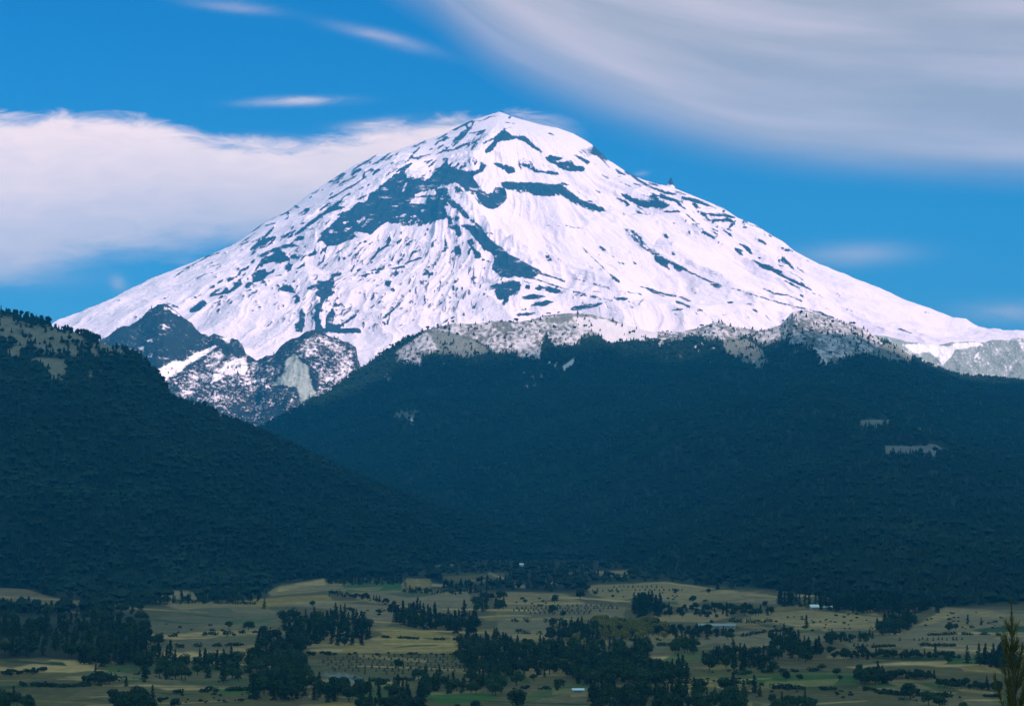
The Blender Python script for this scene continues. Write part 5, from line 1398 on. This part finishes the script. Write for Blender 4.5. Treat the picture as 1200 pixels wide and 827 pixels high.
M_stook = plain('dry_corn_stalks', (.060, .050, .026), .95, 6, .5)
STK = []
for _ in range(5):
    V, Fc, t_ = stook_mesh(r2)
    me = bpy.data.meshes.new('corn_stook'); me.from_pydata([tuple(p) for p in V], [], [tuple(int(i) for i in f) for f in Fc] + [tuple(int(i) for i in f[:3]) for f in t_]); me.materials.append(M_stook); STK.append(me)
for phrase, P, rows, cols_ in (('the stook field left of centre', [(375,771),(440,768),(558,768),(562,785),(525,791),(430,791),(385,786)], 7, 20),
                               ('the grey central field', [(600,711),(700,709),(735,712),(690,719),(640,720),(600,718)], 4, 24),
                               ('the tan slope below the forest', [(690,690),(740,686),(800,689),(800,693),(740,692),(690,694)], 2, 20),
                               ('the wide grey field on the right', [(995,758),(1020,752),(1130,746),(1130,750),(1020,757),(995,760)], 2, 24)):
    y0, y1 = min(p[1] for p in P), max(p[1] for p in P); x0, x1 = min(p[0] for p in P), max(p[0] for p in P)
    pts_ = []
    for i in range(rows):
        for j in range(cols_):
            u = x0 + (x1 - x0) * (j + .5 + .35 * (r2.random() - .5) + (.5 if i % 2 else 0)) / cols_; v = y0 + (y1 - y0) * (i + .5 + .25 * (r2.random() - .5)) / rows
            if in_poly(P, u, v) and r2.random() < .9:
                pts_.append((u, v))
    pts_.sort()
    for i, (u, v) in enumerate(pts_):
        x, y, z = (float(q) for q in ground_at(u, v))
        h = (1.7 + .8 * r2.random()) * (y / 1850.0) ** .35
        o = bpy.data.objects.new('corn_stook', STK[r2.integers(0, 5)]); link(o); o.location = (x, y, z); o.rotation_euler = (0, 0, r2.random() * 6); o.scale = (h * 1.0, h * 1.0, h)
        lab = 'leftmost brown corn stook on ' + phrase if i == 0 else ('rightmost brown corn stook on ' + phrase if i == len(pts_) - 1 else 'brown tied corn stook in the rows on ' + phrase)
        tag(o, lab, 'corn stook', 'corn stooks on ' + phrase)
# ------------------------------------------------------------------ farm buildings
M_white = plain('whitewash', (.74, .73, .70), .8, 2, .12)
M_roofw = plain('pale_metal_roof', (.70, .69, .68), .55, 2, .08)
M_roofb = plain('blue_grey_metal_roof', (.52, .60, .70), .45, 2, .12)
M_roofg = plain('grey_tin_roof', (.22, .23, .22), .5, 1.5, .2)
M_wallb = plain('adobe_wall', (.30, .24, .19), .9, 2, .2)
M_dark = plain('dark_opening', (.03, .03, .035), .6, 2, .2)
M_door = plain('brown_boards', (.14, .08, .05), .8, 4, .3)


def box_vf(x0, x1, y0, y1, z0, z1):
    V = [(x0, y0, z0), (x1, y0, z0), (x1, y1, z0), (x0, y1, z0), (x0, y0, z1), (x1, y0, z1), (x1, y1, z1), (x0, y1, z1)]
    return V, [(0, 3, 2, 1), (4, 5, 6, 7), (0, 1, 5, 4), (1, 2, 6, 5), (2, 3, 7, 6), (3, 0, 4, 7)]


def pymesh(name, V, Fc, mat):
    me = bpy.data.meshes.new(name); me.from_pydata(V, [], Fc); me.materials.append(mat); me.update(); return me


def house(name, u, v, w, d, h, rise, rz, wall, roof, label, cat, wins=2, group=None):
    """gabled building, ridge along x; door and windows face the viewer"""
    x, y, z = (float(q) for q in ground_at(u, v))
    o = bpy.data.objects.new(name, None); link(o); o.location = (x, y + d / 2, z - .3); o.rotation_euler = (0, 0, rz)
    a, b = w / 2, d / 2
    V = [(-a, -b, 0), (a, -b, 0), (a, b, 0), (-a, b, 0), (-a, -b, h), (a, -b, h), (a, b, h), (-a, b, h), (-a, 0, h + rise), (a, 0, h + rise)]
    Fc = [(0, 1, 5, 4), (2, 3, 7, 6), (1, 2, 6, 9, 5), (3, 0, 4, 8, 7)]
    add('wall', pymesh('wall', V, Fc, wall), o)
    e = .45; t_ = .16; k = rise / b
    V = []
    for sx in (-a - e, a + e):
        for yy, zz in ((-b - e, h - k * e + .02), (0, h + rise + .02), (b + e, h - k * e + .02), (b + e, h - k * e + .02 + t_), (0, h + rise + .02 + t_), (-b - e, h - k * e + .02 + t_)):
            V.append((sx, yy, zz))
    Fc = [(0, 1, 4, 5), (1, 2, 3, 4), (7, 6, 11, 10), (8, 7, 10, 9), (0, 6, 7, 1), (1, 7, 8, 2), (5, 4, 10, 11), (4, 3, 9, 10), (0, 5, 11, 6), (2, 8, 9, 3)]
    add('roof', pymesh('roof', V, Fc, roof), o)
    dw = min(1.2, w * .12 + .5)
    V, Fc = box_vf(-dw / 2, dw / 2, -b - .06, -b + .02, .3, min(2.4, h * .8)); add('door', pymesh('door', V, Fc, M_door), o)
    n = wins
    for i in range(n):
        cx = -a + w * (i + .5) / n
        if abs(cx) < dw: cx += dw * 1.4
        V, Fc = box_vf(cx - .5, cx + .5, -b - .05, -b + .02, h * .45, h * .8); add('window', pymesh('window', V, Fc, M_dark), o)
    return tag(o, label, cat, group)


house('barn', 954.5, 714.5, 8.5, 7, 3.4, 2.3, .15, M_wallb, M_roofw, 'white-roofed barn, left of the pair under the dark conifers', 'barn', 2)
house('barn', 970.5, 714.2, 9, 7, 3.0, 1.7, -.1, M_wallb, M_roofw, 'white-roofed barn, right of the pair under the dark conifers', 'barn', 3)
house('house', 1059, 712.5, 5, 5, 3.0, 1.8, .5, M_wallb, M_roofb, 'small house with bluish roof on the bare rise by the copse', 'house', 1)
house('tin_shed', 839.5, 736, 34, 9, 2.6, 1.8, -.03, M_wallb, M_roofg, 'long low tin-roofed shed among trees below the tan slope', 'shed', 8)
house('shed', 677.5, 810.5, 6.4, 4.0, 1.5, .8, .06, M_wallb, M_roofb, 'small shed with pale bluish roof on the tan strip below the middle wood', 'shed', 2)
house('house', 611, 664, 6, 6, 4, 2, .1, M_white, M_roofw, 'tiny white house at the forest edge above the brown central field', 'house', 2)
house('house', 480, 668.5, 16, 8, 3.2, 2.0, .04, M_white, M_roofw, 'long pale house in the trees above the green strip', 'house', 4)
house('house', 709, 676.5, 7, 6, 3, 1.6, .2, M_white, M_roofg, 'white-walled house by the pale track above the tan slope', 'house', 2)
house('house', 1098, 703, 6, 6, 3, 1.6, -.3, M_white, M_wallb, 'lone cream house at the forest foot above the wide grey field', 'house', 1)

# ------------------------------------------------------------------ smoke of a field fire
def smoke():
    x, y, z = (float(q) for q in ground_at(404, 805))
    m = bpy.data.materials.new('smoke'); m.use_nodes = True; t = NT(m.node_tree); t.n.clear()
    out = t.new('ShaderNodeOutputMaterial'); pv = t.new('ShaderNodeVolumePrincipled')
    pv.inputs['Color'].default_value = (.70, .84, .98, 1); pv.inputs['Density Attribute'].default_value = ''
    tc = t.new('ShaderNodeTexCoord').outputs['Object']
    n = t.noise(t.vmul(tc, (.5, 1, .75)), .30, 4, .65, 1.2)
    sp = t.new('ShaderNodeSeparateXYZ'); t.put(sp.inputs[0], tc)
    ex = t.math('POWER', t.math('ABSOLUTE', t.math('DIVIDE', sp.outputs[0], 15.0)), 2.0)
    ez = t.math('POWER', t.math('ABSOLUTE', t.math('DIVIDE', t.math('ADD', sp.outputs[2], t.math('MULTIPLY', sp.outputs[0], .16)), 4.6)), 2.0)
    ey = t.math('POWER', t.math('ABSOLUTE', t.math('DIVIDE', sp.outputs[1], 4.5)), 2.0)
    env = t.math('SUBTRACT', 1.0, t.math('ADD', t.math('ADD', ex, ez), ey), clamp=True)
    d = t.math('MULTIPLY', t.math('MULTIPLY', t.math('POWER', env, 1.8), t.step(n, .40, .74)), .75)
    t.put(pv.inputs['Density'], d); t.l.new(pv.outputs[0], out.inputs['Volume'])
    V, Fc = [], []
    nu, nv = 20, 12
    for i in range(nv + 1):
        th = math.pi * i / nv
        for j in range(nu):
            ph = 2 * math.pi * j / nu; px = 15.5 * math.sin(th) * math.cos(ph)
            V.append((px, 4.8 * math.sin(th) * math.sin(ph), 4.8 * math.cos(th) - .16 * px))
    for i in range(nv):
        for j in range(nu):
            Fc.append((i * nu + j, (i + 1) * nu + j, (i + 1) * nu + (j + 1) % nu, i * nu + (j + 1) % nu))
    o = add('smoke', pymesh('smoke', V, Fc, m)); o.location = (x, y - 11, z + 6.4)
    o['kind'] = 'stuff'; o['label'] = 'thin bluish smoke drifting over trees beside the stook field'; o['category'] = 'smoke'


smoke()

# ------------------------------------------------------------------ the near pine shoot
def near_pine():
    rs = np.random.default_rng(3)
    Yn = 38.0
    X0 = (1189 - CU) / F * Yn; zt = CAM_H + (HZ - 701) / F * Yn
    zg = float(ground_z(X0, Yn))
    H = zt - zg
    o = bpy.data.objects.new('pine_tree', None); link(o); o.location = (X0, Yn, zg)
    V, Fc = [], []

    def tube(pts, rad, n=7):
        base = len(V)
        for p, r in zip(pts, rad):
            for i in range(n):
                V.append((p[0] + r * math.cos(i * 6.2832 / n), p[1] + r * math.sin(i * 6.2832 / n), p[2]))
        for k in range(len(pts) - 1):
            for i in range(n):
                Fc.append((base + k * n + i, base + k * n + (i + 1) % n, base + (k + 1) * n + (i + 1) % n, base + (k + 1) * n + i))
    tip = np.array([-.035, 0, H])

    def stem(z):
        f = z / H
        return np.array([.05 * math.sin(f * 5.0) - .035 * f ** 6, .03 * math.cos(f * 4) - .03, z])
    zs = np.linspace(-.2, H, 40)
    tube([stem(z) for z in zs], [.085 * (1 - max(z, 0) / H) ** .8 + .004 for z in zs])
    NV, NF, NTt = [], [], []

    def needles(p0, p1, n, ln, spread, bias):
        d = p1 - p0; L = np.linalg.norm(d); d = d / L
        a = np.cross(d, [0.3, .8, .1]); a /= np.linalg.norm(a); b = np.cross(d, a)
        for _ in range(n):
            f = rs.random() ** bias; p = p0 + (p1 - p0) * f
            th = rs.random() * 6.2832; r = np.cos(th) * a + np.sin(th) * b
            l = ln * (.6 + .6 * rs.random()); sp = spread * (.5 + .8 * rs.random())
            dr = d + r * sp; dr /= np.linalg.norm(dr); mid = p + dr * l * .55; end = mid + (dr + np.array([0, 0, .35])) / np.linalg.norm(dr + np.array([0, 0, .35])) * l * .5
            w = np.cross(dr, rs.standard_normal(3)); w = w / np.linalg.norm(w) * .0042
            k = len(NV); NV.extend([p - w, p + w, mid + w * .9, mid - w * .9, end]); NF.append((k, k + 1, k + 2, k + 3)); NF.append((k + 3, k + 2, k + 4, k + 4)); NTt.extend([rs.random()] * 5)
    # leader: bare thin candle above, tufted below
    needles(stem(H - .26), stem(H), 40, .06, .30, 1.0)
    needles(stem(H - .75), stem(H - .26), 130, .12, .50, .9)
    needles(stem(H - 1.7), stem(H - .75), 170, .14, .60, 1.0)
    k = 0
    for z, n, L0 in [(H - .54, 2, .22), (H - .80, 3, .36), (H - 1.06, 3, .46), (H - 1.34, 4, .55), (H - 1.62, 5, .6), (H - 1.9, 6, .6)] + [(zz, 6, .55 + .16 * (H - zz)) for zz in np.arange(H - 2.5, .9, -.6)]:
        for j in range(n):
            a = k * 2.399 + .4 * rs.standard_normal(); k += 1
            up = 2.3 if z > H - 2.0 else .30
            L = L0 * (.55 + .9 * rs.random()); dr = np.array([math.cos(a), math.sin(a), up]); dr /= np.linalg.norm(dr)
            p0 = stem(z); p1 = p0 + dr * L * .55; p2 = p1 + (dr + np.array([0, 0, .5])) / np.linalg.norm(dr + np.array([0, 0, .5])) * L * .5
            tube([p0, p1, p2], [.012, .008, .003], 5)
            nn = int((85 if z > H - 2 else 90) * L / .5)
            needles(p0 + (p1 - p0) * .25, p1, nn // 2, .14, .62, .9); needles(p1, p2, nn // 2, .13, .5, .9)
    add('trunk', pymesh('trunk', [tuple(map(float, p)) for p in V], Fc, M_bark), o)
    m = foliage_material('pine_needles', (.018, .030, .010), (.11, .10, .032))
    me = bpy.data.meshes.new('needles'); me.from_pydata([tuple(map(float, p)) for p in NV], [], [f if f[2] != f[3] else f[:3] for f in NF])
    at = me.attributes.new('tint', 'FLOAT', 'POINT'); at.data.foreach_set('value', np.array(NTt, np.float32)); me.materials.append(m)
    add('crown', me, o)
    tag(o, 'near pine whose yellow-green top shoot rises at the lower right corner', 'pine tree')


near_pine()

# ------------------------------------------------------------------ air
hz = bpy.data.materials.new('haze'); hz.use_nodes = True; t = NT(hz.node_tree); t.n.clear()
out = t.new('ShaderNodeOutputMaterial'); pv = t.new('ShaderNodeVolumePrincipled')
pv.inputs['Color'].default_value = HAZE_COL; pv.inputs['Density'].default_value = HAZE_D; pv.inputs['Density Attribute'].default_value = ''
pv.inputs['Anisotropy'].default_value = 0.0
t.l.new(pv.outputs[0], out.inputs['Volume'])
V, Fc = box_vf(-14000, 14000, -1200, 25000, -8.0, 2620.0)
o = add('haze', pymesh('haze', V, Fc, hz)); o['kind'] = 'stuff'; o['label'] = 'blue haze filling the air of the valley'; o['category'] = 'haze'

# ------------------------------------------------------------------ unseen cloud bank overhead, added to keep the valley in shade
def cloud_bank():
    m = bpy.data.materials.new('cloud_bank'); m.use_nodes = True; t = NT(m.node_tree); t.n.clear()
    out = t.new('ShaderNodeOutputMaterial')
    df = t.new('ShaderNodeBsdfDiffuse'); tl_ = t.new('ShaderNodeBsdfTranslucent'); tr = t.new('ShaderNodeBsdfTransparent')
    df.inputs[0].default_value = (.85, .85, .88, 1); tl_.inputs[0].default_value = (.45, .68, .78, 1)  # teal tint put in to cool the light under the bank
    mx = t.new('ShaderNodeMixShader'); mx.inputs[0].default_value = DECK_TL; t.l.new(df.outputs[0], mx.inputs[1]); t.l.new(tl_.outputs[0], mx.inputs[2])
    th = t.attr('thick').outputs['Fac']
    pos = t.new('ShaderNodeNewGeometry').outputs['Position']
    n = t.noise(pos, 1 / 900.0, 4, .55)
    f = t.step(t.math('ADD', th, t.math('MULTIPLY', t.math('SUBTRACT', n, .5), .9)), .18, .62)
    f = t.math('MULTIPLY', f, DECK_F)
    m2 = t.new('ShaderNodeMixShader'); t.put(m2.inputs[0], f); t.l.new(tr.outputs[0], m2.inputs[1]); t.l.new(mx.outputs[0], m2.inputs[2])
    t.l.new(m2.outputs[0], out.inputs['Surface'])
    nx, ny = 110, 110
    x = np.linspace(-1300, 5700, nx); y = np.linspace(-3800, DECK_Y + 500, ny); X, Y = np.meshgrid(x, y)
    se, sa = math.radians(SUN_EL), math.radians(SUN_AZ)      # moved along the sun's direction so that its shade falls on the valley
    ox = 3900 * math.sin(sa) / math.tan(se) - 2320; oy = 3900 * math.cos(sa) / math.tan(se) + 2968
    edge = np.minimum(np.minimum((X + 1300) / 700, (5700 - X) / 700), np.minimum((Y + 3800) / 900, (DECK_Y + 500 - Y) / 900))
    th = np.clip(edge, 0, 1)
    Z = 4200 + 260 * fbm(X / 1500, Y / 1500, 4, 88) - 120 * th
    me = np_mesh('cloud', np.stack([X + ox, Y + oy, Z], -1).reshape(-1, 3), grid_faces(ny, nx), m, {'thick': th.ravel()})
    add('cloud', me, kind='structure', label='unseen grey-blue cloud bank high over the valley that shades the fields', category='cloud')


cloud_bank()

# ------------------------------------------------------------------ sky, with its clouds, by direction
w = bpy.data.worlds.new('World'); scene.world = w; w.use_nodes = True
t = NT(w.node_tree); t.n.clear()
wo = t.new('ShaderNodeOutputWorld'); bg = t.new('ShaderNodeBackground'); bg.inputs['Strength'].default_value = SKY_S
sky = t.new('ShaderNodeTexSky', sky_type='NISHITA'); sky.sun_disc = False
sky.sun_elevation = math.radians(SUN_EL); sky.sun_rotation = math.radians(SUN_AZ); sky.altitude = 4000; sky.air_density = 1.0; sky.dust_density = 0.1; sky.ozone_density = 3.0
dirv = t.new('ShaderNodeTexCoord').outputs['Generated']
sp = t.new('ShaderNodeSeparateXYZ'); t.put(sp.inputs[0], dirv)
yy = t.math('MAXIMUM', t.math('ABSOLUTE', sp.outputs[1]), .04)
AZ = t.math('MULTIPLY', t.math('DIVIDE', sp.outputs[0], yy), F / 100.0)      # hundreds of photo px right of the view axis
EL = t.math('MULTIPLY', t.math('DIVIDE', sp.outputs[2], yy), F / 100.0)      # hundreds of photo px above the horizon


def curve(x, pts, lo, hi):
    """piecewise height over azimuth"""
    nd = t.new('ShaderNodeFloatCurve'); c = nd.mapping.curves[0]
    xs = [p[0] for p in pts]; x0, x1 = xs[0], xs[-1]
    P = [((p[0] - x0) / (x1 - x0), (p[1] - lo) / (hi - lo)) for p in pts]
    c.points[0].location = P[0]; c.points[-1].location = P[-1]
    for q in P[1:-1]:
        c.points.new(*q)
    nd.mapping.update()
    xn = t.math('DIVIDE', t.math('SUBTRACT', x, x0), x1 - x0, clamp=True)
    t.put(nd.inputs['Value'], xn)
    return t.math('MULTIPLY_ADD', nd.outputs[0], hi - lo, lo)


vec = t.xyz(AZ, EL, 0.0)
nA = t.noise(t.vmul(vec, (.35, 1.1, 1)), 1.3, 6, .58, .4)
nB = t.noise(t.vmul(vec, (.7, 2.4, 1)), 2.2, 6, .62, .8)
nC = t.noise(t.vmul(vec, (.16, .8, 1)), 1.0, 4, .5, .3)
cA = t.math('SUBTRACT', nA, .5); cB = t.math('SUBTRACT', nB, .5); cC = t.math('SUBTRACT', nC, .5)


def pxp(P):      # photo px -> sky coordinates
    return [((u - 600) / 100.0, (583 - v) / 100.0) for u, v in P]


# left bank
top = curve(AZ, pxp([(-500,110),(0,134),(160,136),(215,150),(300,166),(380,162),(450,148),(520,136),(600,132),(700,140)]), 3.5, 5.0)
bot = curve(AZ, pxp([(-500,360),(0,332),(60,318),(130,304),(230,296),(300,292),(450,280),(700,280)]), 2.0, 3.4)
e1 = t.math('ADD', t.math('SUBTRACT', top, EL), t.math('ADD', t.math('MULTIPLY', cB, .42), t.math('MULTIPLY', cA, .25)))
e2 = t.math('ADD', t.math('SUBTRACT', EL, bot), t.math('ADD', t.math('MULTIPLY', cA, .55), t.math('MULTIPLY', cB, .25)))
a1 = t.math('MULTIPLY', t.step(e1, -.07, .17), t.step(e2, -.12, .36))
a1 = t.math('MULTIPLY', a1, t.math('SUBTRACT', 1.0, t.step(AZ, -.3, 1.0)))
a1 = t.math('MULTIPLY', a1, t.math('ADD', .93, t.math('MULTIPLY', cB, .35)), clamp=True)
# right lens-shaped sheet
low = curve(AZ, pxp([(300,-120),(400,-40),(450,0),(500,32),(550,74),(600,108),(660,136),(720,159),(800,183),(900,205),(1000,215),(1200,225),(1700,236)]), 3.5, 7.1)
e3 = t.math('ADD', t.math('SUBTRACT', EL, low), t.math('MULTIPLY', cA, .18))
wid = curve(AZ, [(-3, 1.5), (-1, 1.3), (1, .95), (3, .6), (6, .5), (11, .5)], 0, 2)
a2 = t.math('POWER', t.math('DIVIDE', t.math('ADD', e3, .06), wid, clamp=True), .8)
a2 = t.math('MULTIPLY', a2, t.step(e3, -.22, .50))
a2 = t.math('MULTIPLY', a2, .93)


def puff(u0, v0, su, sv, slope, amt, nz):
    u0 = (u0 - 600) / 100.0; v0 = (583 - v0) / 100.0
    dx = t.math('SUBTRACT', AZ, u0); dy = t.math('SUBTRACT', t.math('SUBTRACT', EL, v0), t.math('MULTIPLY', dx, slope))
    dy = t.math('ADD', dy, t.math('MULTIPLY', cA, .12))
    g = t.math('ADD', t.math('POWER', t.math('ABSOLUTE', t.math('DIVIDE', dx, su / 100.0)), 2.0), t.math('POWER', t.math('ABSOLUTE', t.math('DIVIDE', dy, sv / 100.0)), 2.0))
    g = t.math('EXPONENT', t.math('MULTIPLY', g, -1.0))
    k = t.math('MULTIPLY_ADD', cB, nz, 1.0, clamp=False)
    return t.math('MULTIPLY', t.math('MULTIPLY', g, t.math('MAXIMUM', k, 0.0)), amt)


puffs = [puff(448, 42, 52, 7, -.25, .30, 1.6), puff(345, 117, 46, 4.5, .03, .62, 4.5), puff(300, 165, 60, 7, .0, .35, 2.5), puff(270, 3, 45, 6, -.12, .25, 2), puff(1005, 298, 62, 13, .02, .52, .9), puff(1190, 366, 60, 12, .0, .42, 1.8),
         puff(137, 331, 9, 8, -.2, .5, 1.5), puff(30, 320, 70, 16, .0, .35, 1), puff(440, 142, 40, 5, .1, .4, 3), puff(752, 202, 8, 3, .1, .25, 2)]
front = t.step(sp.outputs[1], .02, .25)
a1 = t.math('MULTIPLY', a1, front); a2 = t.math('MULTIPLY', t.math('MULTIPLY', a2, front), t.math('SUBTRACT', 1.0, t.step(EL, 8.0, 15.0)))
al = t.math('MAXIMUM', a1, a2)
for p in puffs:
    al = t.math('SUBTRACT', 1.0, t.math('MULTIPLY', t.math('SUBTRACT', 1.0, al), t.math('SUBTRACT', 1.0, p, clamp=True)))
# cloud tone: soft streaks along the sheet
st = t.noise(t.xyz(t.math('MULTIPLY', AZ, .10), t.math('SUBTRACT', EL, low), 0.0), 1.5, 4, .5, .2)
st2 = t.noise(t.xyz(t.math('MULTIPLY', AZ, .35), t.math('MULTIPLY', e3, 1.8), 2.0), 1.6, 5, .55, .3)
sh = t.math('ADD', t.math('MULTIPLY', t.step(st, .36, .66), .7), t.math('MULTIPLY', st2, .4), clamp=True)
c_right = t.mix(sh, CL_DARK, CL_LIGHT)
tl = t.math('ADD', t.math('MULTIPLY', t.step(t.math('SUBTRACT', EL, bot), .0, 1.3), .75), t.math('MULTIPLY', cA, .9), clamp=True)
c_left = t.mix(tl, CL_DARK2, CL_WHITE)
isr = t.step(t.math('SUBTRACT', a2, a1), -.05, .05)
c_cl = t.mix(isr, c_left, c_right)
tint = t.mix(t.step(EL, 1.5, 6.0), SKY_LOW, SKY_HIGH)
# added teal fill glow on the unseen sky, overhead and behind the viewpoint
fill_area = t.math('MAXIMUM', t.math('SUBTRACT', 1.0, t.step(sp.outputs[1], .0, .22)), t.step(EL, 8.0, 15.0))
c_cl = t.mix(fill_area, c_cl, AMBIENT_FILL)
al = t.math('MAXIMUM', al, t.math('MULTIPLY', fill_area, .72))
skyc = t.mix(1.0, sky.outputs[0], tint, 'MULTIPLY')
fin = t.mix(al, skyc, c_cl)
t.put(bg.inputs['Color'], fin); t.l.new(bg.outputs[0], wo.inputs['Surface'])

# ------------------------------------------------------------------ sun
sl = bpy.data.lights.new('sun', 'SUN'); sl.energy = SUN_E; sl.angle = math.radians(.5); sl.color = SUN_C
so = bpy.data.objects.new('sun', sl); link(so)
el, az = math.radians(SUN_EL), math.radians(SUN_AZ)     # azimuth measured clockwise from the view direction
from mathutils import Vector
to_sun = Vector((math.sin(az) * math.cos(el), math.cos(az) * math.cos(el), math.sin(el)))
so.rotation_euler = to_sun.to_track_quat('Z', 'Y').to_euler(); so.location = (0, -100, 400)

# ------------------------------------------------------------------ camera
cd = bpy.data.cameras.new('camera'); co = bpy.data.objects.new('camera', cd); link(co)
cd.sensor_width = 36; cd.lens = 36 * F / 1200.0; cd.clip_start = .5; cd.clip_end = 80000
co.location = (0, 0, CAM_H); co.rotation_euler = (math.pi / 2 + PITCH, 0, 0)
scene.camera = co
scene.view_settings.view_transform = 'Standard'; scene.view_settings.look = 'None'; scene.view_settings.exposure = EXPO; scene.view_settings.gamma = 1
scene.render.engine = 'CYCLES'
cy = scene.cycles
cy.use_denoising = True; cy.max_bounces = 4; cy.diffuse_bounces = 2; cy.glossy_bounces = 1; cy.transmission_bounces = 2; cy.volume_bounces = 0; cy.transparent_max_bounces = 8
cy.use_adaptive_sampling = False
cy.volume_max_steps = 128
